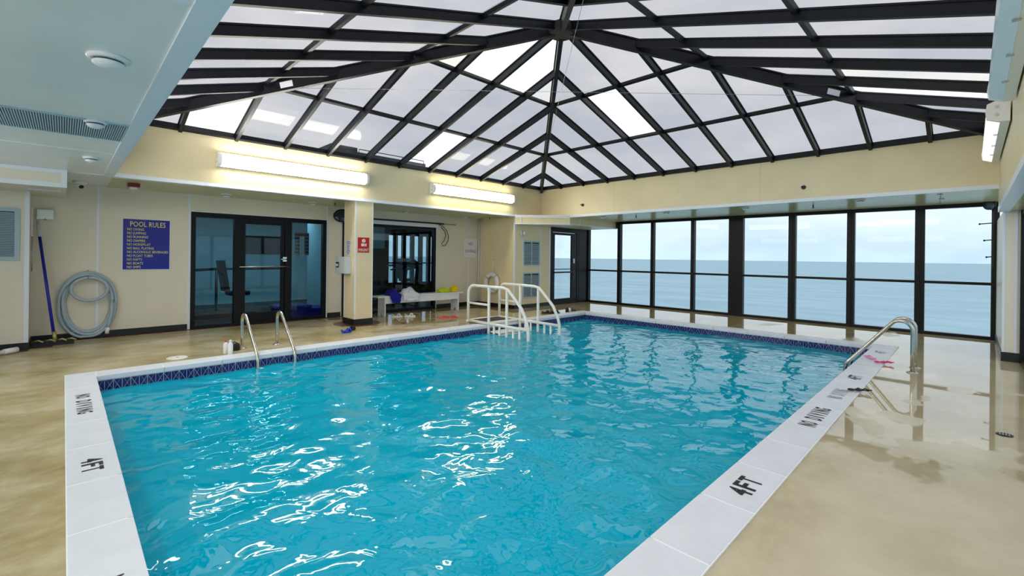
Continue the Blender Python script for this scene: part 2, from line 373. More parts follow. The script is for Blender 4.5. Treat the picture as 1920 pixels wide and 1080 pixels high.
# baseboards
bm = BM()
for a, b in ((-.35, D0-.04), (D1+.04, G0-.03), (G1+.05, 8.58)): bx(bm, a, b, YL-.012, YL+.01, 0, .10)
struct('baseboard_left', bm, 'black_base', 'black baseboard along the gym wall', 'baseboard')
bm = bx(BM(), XB, -.35, 9.428, 9.44, 0, .10); bx(bm, -.362+.012, -.338, 9.428, YL-.012, 0, .10); struct('baseboard_plant', bm, 'black_base', 'black baseboard round the boxed-out wall', 'baseboard')
bm = bx(BM(), 8.568, 10.03, 8.578, Y1, 0, .10); bx(bm, 8.568, 8.58, 8.578, YL-.012, 0, .10); struct('baseboard_corner', bm, 'black_base', 'black baseboard round the closet wall', 'baseboard')
bm = bx(BM(), 9.488, 9.50, -.50, -.31, 0, .13); bx(bm, 9.488, XW-.1, -.315, -.303, 0, .13); struct('baseboard_pier', bm, 'black_base', 'black baseboard round the pier', 'baseboard')

# ceilings and soffits
cl = struct('ceiling', bx(BM(), XB, X0-.001, YB-.1, YL+.1, ZS, ZS+.08), 'ceiling', 'pale grey panel ceiling over the near deck', 'ceiling')
obj('edge_trim', bx(BM(), X0-.11, X0+.004, Y0, Y1-.01, ZS-.012, ZS+.02), 'white_trim', cl)
for y in (2.39, 6.66): obj('seam_strip', bx(BM(), -1.5, X0-.12, y-.014, y+.014, ZS-.004, ZS+.01), 'white_trim', cl)
obj('edge_bead', bx(BM(), -.02, 8.58, Y1-.03, Y1+.02, ZS-.008, ZS+.004), 'white_trim', cl)
struct('ceiling_left', bx(BM(), X0, 8.58, Y1+.09, YL+.1, ZS, ZS+.08), 'soffit', 'glossy cream soffit over the gym side', 'ceiling')
struct('ceiling_right', bx(BM(), X1+.09, XW+.1, YB-.1, Y1+.1, ZS, ZS+.08), 'soffit', 'glossy cream soffit over the sea windows', 'ceiling')
struct('ceiling_low', bx(BM(), XB, 9.52, YB-.1, -.37, 2.13, 2.2), 'soffit', 'low narrow soffit beside the pier', 'ceiling')
# upstand of the skylight well: four fascias
def fascia(name, a, label, trims):
    w = struct(name, bx(BM(), *a), 'cream', label, 'wall')
    for t in trims: obj('trim_band', bx(BM(), *t), 'white_trim', w)
    return w
fl = fascia('wall_upstand_left', (X0, X1, Y1, Y1+.09, ZS, ZR), 'cream upstand under the skylight on the gym side', ((X0+.0, 8.6, Y1-.01, Y1+.095, ZS-.012, ZS+.05), (X0, X1, Y1-.012, Y1+.02, ZR-.045, ZR+.004)))
fr_ = fascia('wall_upstand_sea', (X1, X1+.09, Y0-.1, Y1+.09, ZS, ZR), 'cream upstand under the skylight on the sea side', ((X1-.01, X1+.095, -.3, 7.55, ZS-.012, ZS+.05), (X1-.012, X1+.02, Y0, Y1, ZR-.045, ZR+.004)))
for y in (6.2, 2.9): obj('panel_joint', bx(BM(), X1-.0015, X1+.01, y-.003, y+.003, ZS+.06, ZR-.05), 'soffit', fr_)
fascia('wall_upstand_near', (X0-.09, X0, Y0-.1, Y1+.09, ZS+.001, ZR), 'cream upstand under the skylight above the near deck', ((X0-.02, X0+.012, Y0, Y1, ZR-.045, ZR+.004),))
fascia('wall_upstand_right', (XB, X1+.09, Y0-.1, Y0, 2.13, ZR), 'cream upstand above the low soffit carrying lamp fixtures', ((XB, 9.52, Y0-.105, Y0+.01, 2.115, 2.19), (X0, X1, Y0-.02, Y0+.012, ZR-.045, ZR+.004)))

# dropped corner bulkhead: triangular box under the corner of the well running out to the windows
prof = [(8.58, 8.585), (9.62, 7.55), (XW-.02, 7.55), (XW-.02, 8.585)]
bm = prism(BM(), prof, (0, 0, 2.275), (1, 0, 0), (0, 1, 0), (0, 0, 1), ZS-2.275)
bulk = struct('ceiling_bulkhead', bm, 'cream', 'cream angled bulkhead over the sea door', 'bulkhead')
d = Vector((9.62-8.58, 7.55-8.585, 0)); nrm = Vector((-.705, -.709, 0))*.008
for z0, z1 in ((2.27, 2.305), (ZS-.03, ZS+.04)):
    bm = BM(); p, q = Vector((8.58, 8.585, (z0+z1)/2))+nrm, Vector((9.62, 7.55, (z0+z1)/2))+nrm; bar(bm, p, q, .012, z1-z0); obj('trim_band', bm, 'white_trim', bulk)
obj('trim_band', bx(BM(), 9.62, XW-.03, 7.538, 7.56, 2.268, 2.30), 'white_trim', bulk)
for f in (.115, .99):
    c = Vector((8.58, 8.585, 2.28))+d*f+nrm; bm = BM(); bar(bm, c, c+Vector((0, 0, .2)), .022, .014, upv=nrm); obj('batten', bm, 'white_trim', bulk)
obj('batten', bx(BM(), 10.05, 10.075, 7.54, 7.56, 2.29, ZS), 'white_trim', bulk)

# duct box at the far left
db = struct('ceiling_duct', bx(BM(), XB, .02, 8.44, YL-.001, 2.25, ZS-.001), 'panel', 'cream boxed duct with white edging under the ceiling', 'duct')
for a in ((XB, -.031, 8.43, 8.45, 2.243, 2.30), (XB, -.031, 8.43, 8.45, 2.43, ZS-.002), (-.03, .026, 8.43, 8.45, 2.243, ZS-.002), (-.35, -.031, 9.0, 9.03, 2.238, 2.252)): obj('edge_trim', bx(BM(), *a), 'white_trim', db)

# ---------------------------------------------------------------- sea window wall
win = thing('window_1', (XW, 4.1, 0), 'black framed floor to soffit sea window wall with middle rail', 'window', kind='structure')
mull = [(8.62, .16), (7.44, .10), (6.36, .09), (5.20, .09), (4.11, .34), (2.89, .145), (1.80, .135), (.71, .145), (-.30, .10)]
for y, w in mull:
    bm = bx(BM(), XW-.05, XW+.07, y-w/2, y+w/2, 0, ZS-.001)
    if abs(y-4.11) > .1 and w > .1 and y < 8: bx(bm, XW-.065, XW-.05, y-.012, y+.012, 0, ZS-.001)
    obj('mullion', bm, 'frame', win)
for (ya, wa), (yb, wb) in zip(mull, mull[1:]):
    a, b = yb+wb/2, ya-wa/2; top = 2.285 if ya > 8 else 2.41
    obj('top_rail', bx(BM(), XW-.045, XW+.06, a, b, top, ZS-.001), 'frame', win)
    obj('bottom_rail', bx(BM(), XW-.045, XW+.06, a, b, 0, .055), 'frame', win)
    obj('middle_rail', bx(BM(), XW-.035, XW+.05, a, b, .98, 1.03), 'frame', win)
    obj('pane', bx(BM(), XW+.012, XW+.018, a, b, .055, .98), 'window_glass', win); obj('pane', bx(BM(), XW+.012, XW+.018, a, b, 1.03, top), 'window_glass', win)
# side window wall beyond the pier (runs back past the viewer)
w2 = thing('window_2', (4, YB, 0), 'dark framed side window wall running back from the pier', 'window', kind='structure')
ys = [9.49, 7.7, 5.9, 4.1, 2.3, .5, -1.6]
for x in ys: obj('mullion', bx(BM(), x-.05, x+.05, YB-.05, YB+.04, 0, 2.13), 'frame', w2)
for b, a in zip(ys, ys[1:]):
    obj('bottom_rail', bx(BM(), a+.05, b-.05, YB-.04, YB+.03, 0, .06), 'frame', w2); obj('top_rail', bx(BM(), a+.05, b-.05, YB-.04, YB+.03, 2.06, 2.13), 'frame', w2)
    obj('pane', bx(BM(), a+.05, b-.05, YB-.01, YB, .06, 2.06), 'window_glass', w2)

# sea door beside the window wall
dr = thing('door_2', (10.7, Y1, 0), 'black framed glass door open to the sea view', 'door', kind='structure')
A, B = 10.05, 11.40
bm = bx(BM(), A, A+.09, Y1-.01, Y1+.09, 0, 2.30); bx(bm, A+.09, B, Y1-.01, Y1+.09, 2.14, 2.30); bx(bm, A+.09, B, Y1-.01, Y1+.09, 0, .018); bx(bm, B-.10, B-.02, Y1-.01, Y1+.09, 0, 2.14); obj('frame', bm, 'frame', dr)
obj('post', bx(BM(), B, XW-.05, Y1-.01, Y1+.09, 0, 2.30), 'frame', dr)
lf = obj('leaf', (lambda b: (bx(b, A+.10, A+.20, Y1, Y1+.05, .02, 2.13), bx(b, B-.35, B-.11, Y1, Y1+.05, .02, 2.13), bx(b, A+.20, B-.35, Y1, Y1+.05, 2.06, 2.13), bx(b, A+.20, B-.35, Y1, Y1+.05, .02, .17))[0])(BM()), 'frame', dr)
obj('pane', bx(BM(), A+.20, B-.35, Y1+.02, Y1+.026, .17, 2.06), 'window_glass', lf)
obj('push_bar', bx(BM(), A+.14, B-.30, Y1-.06, Y1-.03, .93, .975), 'black', lf); bm = bx(BM(), B-.37, B-.27, Y1-.07, Y1, .70, 1.02); obj('latch_case', bm, 'black', lf)
obj('middle_bar', bx(BM(), A+.20, B-.35, Y1, Y1+.04, 1.03, 1.055), 'frame', lf); obj('lock_plate', bx(BM(), B-.27, B-.22, Y1-.02, Y1, 1.22, 1.36), 'white_plastic', lf)

# ---------------------------------------------------------------- gym entrance (three glazed bays)
gd = thing('door_1', (2.9, YL, 0), 'black framed glass gym entrance with steel push bar', 'door', kind='structure')
bm = BM()
for a in ((D0, D0+.075, 0, DZ), (2.36, 2.49, 0, DZ), (3.29, 3.42, 0, DZ), (D1-.075, D1, 0, DZ)): bx(bm, a[0], a[1], YL-.03, YL+.08, a[2], a[3])
for a, b in ((D0+.075, 2.36), (2.49, 3.29), (3.42, D1-.075)): bx(bm, a, b, YL-.03, YL+.08, DZ-.09, DZ); bx(bm, a, b, YL-.03, YL+.08, 0, .05)
obj('frame', bm, 'frame', gd)
obj('casing', bx(BM(), D0-.03, D0, YL-.02, YL+.02, 0, DZ+.02), 'white_trim', gd); obj('casing', bx(BM(), D1, D1+.03, YL-.02, YL+.02, 0, DZ+.02), 'white_trim', gd); obj('casing', bx(BM(), D0, D1, YL-.02, YL+.02, DZ, DZ+.02), 'white_trim', gd)
for a, b in ((D0+.075, 2.36), (3.42, D1-.075)): obj('pane', bx(BM(), a, b, YL+.03, YL+.036, .05, DZ-.09), 'gym_glass', gd)
lf = obj('leaf', (lambda b: (bx(b, 2.495, 2.56, YL, YL+.05, .05, DZ-.095), bx(b, 3.22, 3.285, YL, YL+.05, .05, DZ-.095), bx(b, 2.56, 3.22, YL, YL+.05, DZ-.17, DZ-.095), bx(b, 2.56, 3.22, YL, YL+.05, .05, .22))[0])(BM()), 'frame', gd)
obj('pane', bx(BM(), 2.56, 3.22, YL+.03, YL+.036, .22, DZ-.17), 'gym_glass', lf)
bm = tube(BM(), [(2.44, YL-.02, 1.14), (2.44, YL-.075, 1.14), (3.34, YL-.075, 1.14), (3.34, YL-.02, 1.14)], .014); obj('push_bar', bm, 'chrome', lf)
bm = bx(BM(), 3.24, 3.32, YL-.05, YL, 1.24, 1.34, .008); tube(bm, [(3.32, YL-.05, 1.29), (3.20, YL-.06, 1.29)], .012); obj('lock', bm, 'chrome', lf)

# fixed gym window behind the bench
gw = thing('window_3', (5.8, YL, 0), 'large dark gym window above and behind the white bench', 'window', kind='structure')
bm = bx(BM(), G0, G0+.09, YL-.03, YL+.08, 0, GZ); bx(bm, G1-.07, G1, YL-.03, YL+.08, 0, GZ); bx(bm, G0+.09, G1-.07, YL-.03, YL+.08, GZ-.06, GZ); bx(bm, G0+.09, G1-.07, YL-.03, YL+.08, 0, .06); obj('frame', bm, 'frame', gw)
obj('pane', bx(BM(), G0+.09, G1-.07, YL+.03, YL+.036, .06, GZ-.06), 'gym_glass', gw)
obj('header_board', bx(BM(), G0, 7.16, YL-.03, YL+.02, GZ, GZ+.15), 'white_trim', gw); obj('casing', bx(BM(), G1, G1+.035, YL-.02, YL+.02, 0, GZ), 'white_trim', gw)

# structural column on the pool side
col = thing('column', (4.31, 8.83, 0), 'square cream column with white edges and black base', 'column', kind='structure')
obj('shaft', bx(BM(), 4.11, 4.49, Y1, 9.07, 0, ZS), 'cream', col)
for x, y in ((4.108, 8.588), (4.475, 8.588), (4.108, 9.055)): obj('edge_trim', bx(BM(), x, x+.019 if y > 9 or x > 4.2 else x+.025, y, y+.019, .12, ZS), 'white_trim', col)
obj('base_band', bx(BM(), 4.098, 4.502, 8.578, 9.08, 0, .12), 'black_base', col)

# ================================================================ SKYLIGHT
sk = thing('skylight', (APEX[0], APEX[1], ZR), 'dark framed hipped glass pyramid skylight over the pool', 'skylight')
ap = Vector(APEX)
corn = [Vector((X1, Y1, ZR)), Vector((X0, Y1, ZR)), Vector((X0, Y0, ZR)), Vector((X1, Y0, ZR))]
NB = 12
RD = .105  # rafter depth
def clip(poly, f):
    out = []
    for i in range(len(poly)):
        a, b = poly[i], poly[(i+1) % len(poly)]; fa, fb = f(*a), f(*b)
        if fa >= 0: out.append(a)
        if (fa >= 0) != (fb >= 0):
            t = fa/(fa-fb); out.append((a[0]+(b[0]-a[0])*t, a[1]+(b[1]-a[1])*t))
    return out
special = {(0, 5, 0): 'roof_clear', (0, 10, 0): 'roof_clear', (0, 4, 2): 'roof_cream', (0, 5, 2): 'roof_clear', (0, 6, 2): 'roof_clear', (0, 7, 2): 'roof_cream',
           (1, 5, 1): 'roof_clear', (2, 2, 0): 'roof_clear', (2, 3, 0): 'roof_cream'}
faces = [(corn[0], corn[1]), (corn[0], corn[3]), (corn[3], corn[2]), (corn[1], corn[2])]   # gym, sea, right, near
for fi, (p, q) in enumerate(faces):
    mid = (p+q)/2; ux = (q-p)/NB; vy = ap-mid; nrm = ux.cross(vy).normalized()
    if nrm.z < 0: nrm = -nrm
    P = lambda u, v: mid + ux*(u-NB/2) + vy*v
    for i in range(1, NB):          # jack rafters up to the hip
        v = 1-abs(i-NB/2)/(NB/2); bm = BM(); a, b = P(i, -.004), P(i, v)
        if i == NB/2: b = P(i, .965)
        bar(bm, a, b, .05, RD, nrm, -RD/2-.012); bar(bm, a, b, .075, .018, nrm, -.012); obj('rafter', bm, 'rafter', sk)
    for v in (1/3, 2/3):
        us = [NB/2*v] + [i for i in range(1, NB) if NB/2*v + .01 < i < NB-NB/2*v-.01] + [NB-NB/2*v]
        for a, b in zip(us, us[1:]):
            bm = BM(); bar(bm, P(a, v)+ux.normalized()*.03, P(b, v)-ux.normalized()*.03, .055, .05, nrm, -.035); obj('purlin', bm, 'rafter', sk)
    bm = BM(); bar(bm, p, q, .07, .085, nrm, -.045); obj('sill_beam', bm, 'rafter', sk)
    for i in range(NB):
        for j in range(3):
            c = [(i, j/3), (i+1, j/3), (i+1, (j+1)/3), (i, (j+1)/3)]
            c = clip(c, lambda u, v: u/(NB/2)-v); c = clip(c, lambda u, v: (NB-u)/(NB/2)-v)
            # drop doubled points
            c2 = []
            for t in c:
                if not c2 or (abs(t[0]-c2[-1][0])+abs(t[1]-c2[-1][1]) > 1e-5): c2.append(t)
            if len(c2) > 2 and abs(c2[0][0]-c2[-1][0])+abs(c2[0][1]-c2[-1][1]) < 1e-5: c2.pop()
            if len(c2) < 3: continue
            bm = BM(); A_ = [bm.verts.new(P(*t)+nrm*.004) for t in c2]; B_ = [bm.verts.new(P(*t)+nrm*.012) for t in c2]
            bm.faces.new(A_); bm.faces.new(list(reversed(B_)))
            for k in range(len(c2)): bm.faces.new((A_[k], B_[k], B_[(k+1) % len(c2)], A_[(k+1) % len(c2)]))
            obj('pane', bm, special.get((fi, i, j), 'roof_glass'), sk)
for c in corn:
    bm = BM(); bar(bm, c, ap, .065, .15, (0, 0, 1), -.10); bar(bm, c, ap, .10, .02, (0, 0, 1), -.012); obj('hip_rafter', bm, 'rafter', sk)
bm = BM(); lathe(bm, [(.17, -.20), (.20, -.16), (.20, -.06), (.10, -.02)], 12, Matrix.Translation(ap)); obj('hub', bm, 'rust', sk)
# tie wires across the hips
def onhip(c, t, dz=-.16): return c.lerp(ap, t)+Vector((0, 0, dz))
for a, b in ((1, 3), (0, 2)):
    bm = tube(BM(), [onhip(corn[a], .40), onhip(corn[b], .40)], .0025, 5); obj('tie_wire', bm, 'steel', sk)
for c in (1, 3):
    p = onhip(corn[c], .385, -.10); dirv = (ap-corn[c]).normalized(); sd = dirv.cross(Vector((0, 0, 1))).normalized()
    s = -1 if (Vector((0, 0, 0))-p).dot(sd) < 0 else 1
    bm = BM(); bar(bm, p+sd*s*.036-dirv*.09, p+sd*s*.036+dirv*.09, .004, .085); obj('maker_plate', bm, 'paper', sk)

# ================================================================ POOL
pool = thing('swimming_pool', (4.9, 4, 0), 'turquoise rectangular pool with white coping and star pattern tiles', 'pool')
bm = BM()
for a in ((PX0-.1, PX0, PY0-.1, PY1+.1, -1.4, -.05), (PX1, PX1+.1, PY0-.1, PY1+.1, -1.4, -.05), (PX0, PX1, PY0-.1, PY0, -1.4, -.05), (PX0, PX1, PY1, PY1+.1, -1.4, -.05)): bx(bm, *a)
obj('basin_wall', bm, 'basin', pool); obj('basin_floor', bx(BM(), PX0, PX1, PY0, PY1, -1.4, -1.3), 'basin', pool)
bm = BM()
for a in ((CX0, PX0-.012, CY0, CY1), (PX1+.012, CX1, CY0, CY1), (PX0-.012, PX1+.012, CY0, PY0-.012), (PX0-.012, PX1+.012, PY1+.012, CY1)): bx(bm, *a, -.06, .0105)
obj('coping_bed', bm, 'grout', pool)
def stone(x0, x1, y0, y1):
    bm = bx(BM(), x0+.003, x1-.003, y0+.003, y1-.003, -.042, .012, .005)
    return obj('coping_stone', bm, 'coping', pool, off=((x0+x1)/2, (y0+y1)/2, 0))
leftS, rightS = [], []
yj = [CY1, 6.94, 6.40, 5.74, 5.08, 4.42, 3.74, 3.09, 2.45, 1.8, CY0]
for a, b in zip(yj, yj[1:]): leftS.append((b, a, stone(CX0, PX0+.012, b, a)))
xj = [PX0+.012 + .605*i for i in range(15)] + [PX1-.012-.2, CX1]
xj = sorted(set(xj))
for a, b in zip(xj, xj[1:]):
    rightS.append((a, b, stone(a, b, CY0, PY0+.012))); stone(a, b, PY1-.012, CY1)
yj2 = [PY0+.012+(PY1-PY0-.024)/9*i for i in range(10)]
for a, b in zip(yj2, yj2[1:]): stone(PX1-.012, CX1, a, b)
def on_stone(lst, v):
    for a, b, o in lst:
        if a <= v <= b: return o
    return lst[0][2]
# depth and no-diving stencils
def stencil(txt, m_, lst, key, c, ax, ay, width, height):
    n = len(txt); c, ax = Vector(c), Vector(ax)
    for i, ch in enumerate(txt):
        if ch == ' ': continue
        q = c + ax*((i+.5)/n-.5)*width
        text('stencil_letter', ch, m_, on_stone(lst, key(q)), q, ax, ay, width=width/n*(.3 if ch == 'I' else .8), height=height, bold=.03)
for y, t_, w in ((5.70, 'NO DIVING', .74), (4.02, '4FT', .26), (2.27, 'NO DIVING', .6)):
    stencil(t_, 'black_paint', leftS, lambda q: q.y, (.145, y, .0125), (0, -1, 0), (1, 0, 0), w, .105)
for x, t_, w, m_ in ((2.98, '4FT', .28, 'black_paint'), (4.76, 'NO DIVING', .66, 'black_paint'), (5.75, 'NO DIVING', .45, 'faded_paint'), (6.70, '4FT', .24, 'black_paint'), (8.85, '4FT', .24, 'faded_paint')):
    stencil(t_, m_, rightS, lambda q: q.x, (x, .962, .0125), (1, 0, 0), (0, 1, 0), w, .13)
# waterline tiles: one shared mesh, 15 cm tiles
bm = bx(BM(), -.0735, .0735, -.006, .006, 0, .148, .003); tile0 = obj('waterline_tile', bm, 'tile', pool, off=(0, 0, 0)); tme = tile0.data
bpy.data.objects.remove(tile0)
def tile(x, y, rz):
    o = bpy.data.objects.new('waterline_tile', tme); C.objects.link(o); o.parent = pool
    o.location = Vector((x, y, -.196)) - gloc(pool); o.rotation_euler = (0, 0, rz)
n = 60; w = (PX1-PX0)/n
for i in range(n): tile(PX0+w*(i+.5), PY1-.006, 0)
for i in range(n): tile(PX0+w*(i+.5), PY0+.006, math.pi)
n = 38; w = (PY1-PY0)/n
for i in range(n): tile(PX1-.006, PY0+w*(i+.5), -math.pi/2)
for i in range(n): tile(PX0+.006, PY0+w*(i+.5), math.pi/2)
bm = BM()
for a in ((PX0+.0, PX0+.003, PY0, PY1), (PX1-.003, PX1, PY0, PY1), (PX0, PX1, PY0, PY0+.003), (PX0, PX1, PY1-.003, PY1)): bx(bm, *a, -.2, -.045)
obj('tile_grout', bm, 'grout', pool)
# rippled water surface
NX, NY = 300, 190; bm = BM(); grid = []
def wave(x, y):
    p = Vector((x, y, 0)); w = Vector((x*1.0+y*.35, y*1.25-x*.25, 0))
    z = .016*noise.noise(w*1.2) + .014*noise.noise(w*3.0+Vector((5, 3, 1))) + .007*noise.noise(p*6.5+Vector((1, 9, 2)))
    return z
for i in range(NX+1):
    row = []
    for j in range(NY+1):
        x = PX0+.012+(PX1-PX0-.024)*i/NX; y = PY0+.012+(PY1-PY0-.024)*j/NY
        row.append(bm.verts.new((x, y, WZ+wave(x, y))))
    grid.append(row)
for i in range(NX):
    for j in range(NY): bm.faces.new((grid[i][j], grid[i+1][j], grid[i+1][j+1], grid[i][j+1])).smooth = True
obj('water_surface', bm, 'water', pool, recalc=False)

# ================================================================ OUTSIDE
bm = BM(); v = [bm.verts.new(p) for p in ((-10000, -10000, -25), (10000, -10000, -25), (10000, 10000, -25), (-10000, 10000, -25))]; bm.faces.new(v)
sea = tag(obj('sea', bm, 'sea', recalc=False), 'calm grey blue sea reaching to the horizon outside', 'sea', kind='stuff')
rb = thing('rooftop_housing', (6, 11.4, ZS+.08), 'dark rooftop plant housing seen through the skylight glass', 'roof housing')
obj('cabinet', bx(BM(), 4.62, 5.30, 11.0, 12.0, ZS+.08, 4.12), 'roof_grey', rb); obj('duct', bx(BM(), 5.31, 7.35, 11.0, 11.8, ZS+.08, 4.02), 'roof_grey', rb)
bm = tube(BM(), [(5.35, 11.02, 4.02), (5.35, 11.02, 4.10), (7.3, 11.02, 4.10), (7.3, 11.02, 4.02)], .012, 6); obj('guard_rail', bm, 'roof_grey', rb)

# ================================================================ LAMPS: fluorescent wrap fixtures on the upstands
def fixture(x0, x1, y, z0, z1, sgn, lens, label, group):
    """long fixture on a wall in the plane y, sticking out sgn*depth"""
    t = thing('fluorescent_light', ((x0+x1)/2, y, z0), label, 'light', group)
    xm = (z1-z0)
    obj('housing', bx(BM(), x0+.02, x1-.02, y, y+sgn*.07, z0, z1, .004), 'white_plastic', t)
    h = z1-z0; pr = [(.07, 0), (.155, .035), (.165, h/2), (.155, h-.035), (.07, h)]
    bm = prism(BM(), [(sgn*a, b) for a, b in pr], (x0+.05, y, z0), (0, 1, 0), (0, 0, 1), (1, 0, 0), x1-x0-.10); obj('lens', bm, lens, t)
    for a, b in ((x0, x0+.05), (x1-.05, x1)):
        bm = prism(BM(), [(0, -.004)]+[(sgn*(p+.006), q) for p, q in pr]+[(0, h+.004)], (a, y, z0), (0, 1, 0), (0, 0, 1), (1, 0, 0), b-a)
        e = obj('end_cap', bm, 'white_plastic', t)
        for zz in (z0+.07, z1-.07):
            ex = a-.003 if a == x0 else b+.003
            obj('screw', lathe(BM(), [(.016, -.004), (.016, .004)], 10, Matrix.Translation((ex, y+sgn*.09, zz)) @ Matrix.Rotation(math.pi/2, 4, 'Y')), 'grey_plastic', e)
    for k in (.25, .5, .75):
        x = x0+(x1-x0)*k; obj('clip', bx(BM(), x-.012, x+.012, y+sgn*.06, y+sgn*.10, z0-.008, z0+.004), 'steel', t)
    return t
fixture(1.74, 4.31, Y1-.013, 2.80, 3.02, -1, 'lens_cool', 'cool white fluorescent wrap light on the upstand above the gym door', 'fluorescent lights on the skylight upstands')
fixture(5.85, 8.42, Y1-.013, 2.80, 3.02, -1, 'lens_warm', 'warm white fluorescent wrap light on the upstand above the bench', 'fluorescent lights on the skylight upstands')
fixture(6.60, 9.26, Y0+.013, 2.80, 3.02, 1, 'lens_low', 'fluorescent wrap light seen end-on beside the pier', 'fluorescent lights on the skylight upstands')
fixture(3.35, 5.98, Y0+.013, 2.84, 3.06, 1, 'lens_off', 'fluorescent wrap light on the right upstand nearer the roof middle', 'fluorescent lights on the skylight upstands')

def turn(t, ang, loc):
    t.rotation_euler = (0, 0, ang); t.location = loc
turn(fixture(1.2, 3.77, 0, 2.80, 3.02, -1, 'lens_cool', 'added unseen fill light on the near upstand by the gym side', 'fluorescent lights on the skylight upstands'), math.pi/2, (X0+.013, 6.2, 2.80))  # near upstand pair is out of view, added to brighten the room
turn(fixture(1.2, 3.77, 0, 2.80, 3.02, -1, 'lens_cool', 'added unseen fill light on the near upstand away from the gym side', 'fluorescent lights on the skylight upstands'), math.pi/2, (X0+.013, 2.1, 2.80))
for y, l in ((6.3, 'added unseen fill light above the back windows by the duct box'), (2.0, 'added unseen fill light above the back windows by the side windows')):
    turn(fixture(1.2, 3.77, 0, 2.23, 2.45, -1, 'lens_fill', l, 'added fill lights above the back windows'), math.pi/2, (XB+.02, y, 2.23))  # back wall pair is unseen too, added as fill light
# ================================================================ POOL FITTINGS
def ladder(xs, yo, yi, out, top, label, treads=True):
    """grab rails at each x: deck foot at yo, into the pool at yi; out = direction from pool to deck"""
    t = thing('pool_ladder', ((xs[0]+xs[1])/2, yo, 0), label, 'pool ladder', 'steel pool ladders')
    for x in xs:
        r = .12; c = Vector((x, yo-out*r, top-r)); ax = Vector((0, out, 0))
        p = [Vector((x, yo, 0)), Vector((x, yo, (top-r)*.5))] + arc(c, r, 0, math.radians(128), 10, ax, (0, 0, 1))
        end = Vector((x, yi+out*.06, .06)); p.append(end)
        p += [Vector((x, yi+out*.02, .01)), Vector((x, yi, -.06)), Vector((x, yi, -.5)), Vector((x, yi, -1.05))]
        ra = obj('rail', tube(BM(), p, .0225, 14), 'steel', t)
        obj('escutcheon', lathe(BM(), [(.062, 0), (.06, .008), (.03, .022)], 20, Matrix.Translation((x, yo, .0))), 'steel', ra)
    for z in (-.16, -.45, -.74): obj('tread', bx(BM(), xs[0]+.02, xs[1]-.02, yi-.05, yi+.05, z-.02, z+.015, .008), 'white_plastic', t)
    return t
ladder((1.88, 2.36), 7.54, PY1-.09, 1, .515, 'bent steel ladder rails in front of the gym door')
ladder((7.59, 7.97), .51, PY0+.09, -1, .64, 'taller bent steel ladder rails on the wet sea-side deck')

# white plastic entry stair with hand rails
st = thing('pool_stair', (6.55, 7.2, 0), 'white plastic pool entry stair with tall tube handrails', 'pool stair')
def frame(x, far):
    zt, zb = .79, .05
    p = [Vector((x, 7.47, zb)), Vector((x, 7.47, .60))] + arc((x, 7.30, zt-.17), .17, 0, math.pi/2, 7, (0, 1, 0), (0, 0, 1)) + [Vector((x, 6.84, zt)), Vector((x, 6.40, zt-.005))]
    p += [Vector((x, 6.28, zt-.03)), Vector((x, 6.16, zt-.13)), Vector((x, 5.90, .42)), Vector((x, 5.77, .20)), Vector((x, 5.73, .06)), Vector((x, 5.72, -.25)), Vector((x, 5.72, -.9))]
    h = obj('handrail', tube(BM(), p, .03, 12), 'pvc', st)
    for y, z0, z1 in ((6.82, -.9, zt-.01), (6.30, -.9, zt-.03)): obj('post', tube(BM(), [(x, y, z0), (x, y, z1)], .028, 12), 'pvc', st)
    obj('base_rail', tube(BM(), [(x, 7.47, zb), (x, 5.74, zb-.01)], .03, 12), 'pvc', st)
    obj('middle_rail', tube(BM(), [(x, 7.47, .42), (x, 6.82, .42)], .024, 12), 'pvc', st)
    for y in (6.66, 6.5, 6.12, 5.95): obj('baluster', tube(BM(), [(x, y, zb), (x, y, -.75)], .022, 10), 'pvc', st)
    bm = tube(BM(), [(x, 7.47, .004), (x, 7.47, .06)], .042, 12); obj('foot', bm, 'pvc', st)
for i, x in enumerate((6.10, 7.0)): frame(x, i)
for z, y0, y1 in ((-.10, 6.50, 6.80), (-.32, 6.18, 6.46), (-.54, 5.86, 6.14)):
    obj('tread', bx(BM(), 6.13, 6.97, y0, y1, z-.03, z, .006), 'pvc', st)
    obj('riser_bar', tube(BM(), [(6.13, y0, z-.06), (6.97, y0, z-.06)], .02, 10), 'pvc', st)
obj('platform', bx(BM(), 6.13, 6.97, 6.86, 7.47, .02, .05, .006), 'pvc', st)
obj('grip_mat', bx(BM(), 6.18, 6.92, 7.02, 7.45, .05, .058), 'black', st)
obj('cross_tube', tube(BM(), [(6.10, 7.47, .05), (7.0, 7.47, .05)], .026, 10), 'pvc', st)

# round skimmer lid and small deck drains
sl = thing('skimmer_lid', (1.09, 7.43, 0), 'round white skimmer lid set in the deck', 'drain cover')
obj('lid', lathe(BM(), [(.118, 0), (.118, .004), (.11, .008)], 30, Matrix.Translation((1.09, 7.43, 0))), 'white_plastic', sl); obj('finger_hole', lathe(BM(), [(.014, .006), (.014, .010)], 10, Matrix.Translation((1.09, 7.43, 0))), 'dark_slot', sl)
def drain(x, y, label):
    t = thing('deck_drain', (x, y, 0), label, 'drain', 'deck drains'); obj('rim', lathe(BM(), [(.05, 0), (.05, .006), (.042, .007)], 20, Matrix.Translation((x, y, 0))), 'black', t)
    for k in (-.026, -.009, .009, .026): obj('bar', bx(BM(), x-.036, x+.036, y+k-.004, y+k+.004, .006, .010), 'steel', t)
drain(5.44, -.20, 'dark deck drain near the side windows'); drain(5.0, 8.22, 'dark deck drain in front of the bench')

# ================================================================ LEFT WALL
def frus(bm, c, n_, prof, seg=20):
    q = Vector(n_).to_track_quat('Z', 'Y').to_matrix().to_4x4(); lathe(bm, prof, seg, Matrix.Translation(c) @ q); return bm
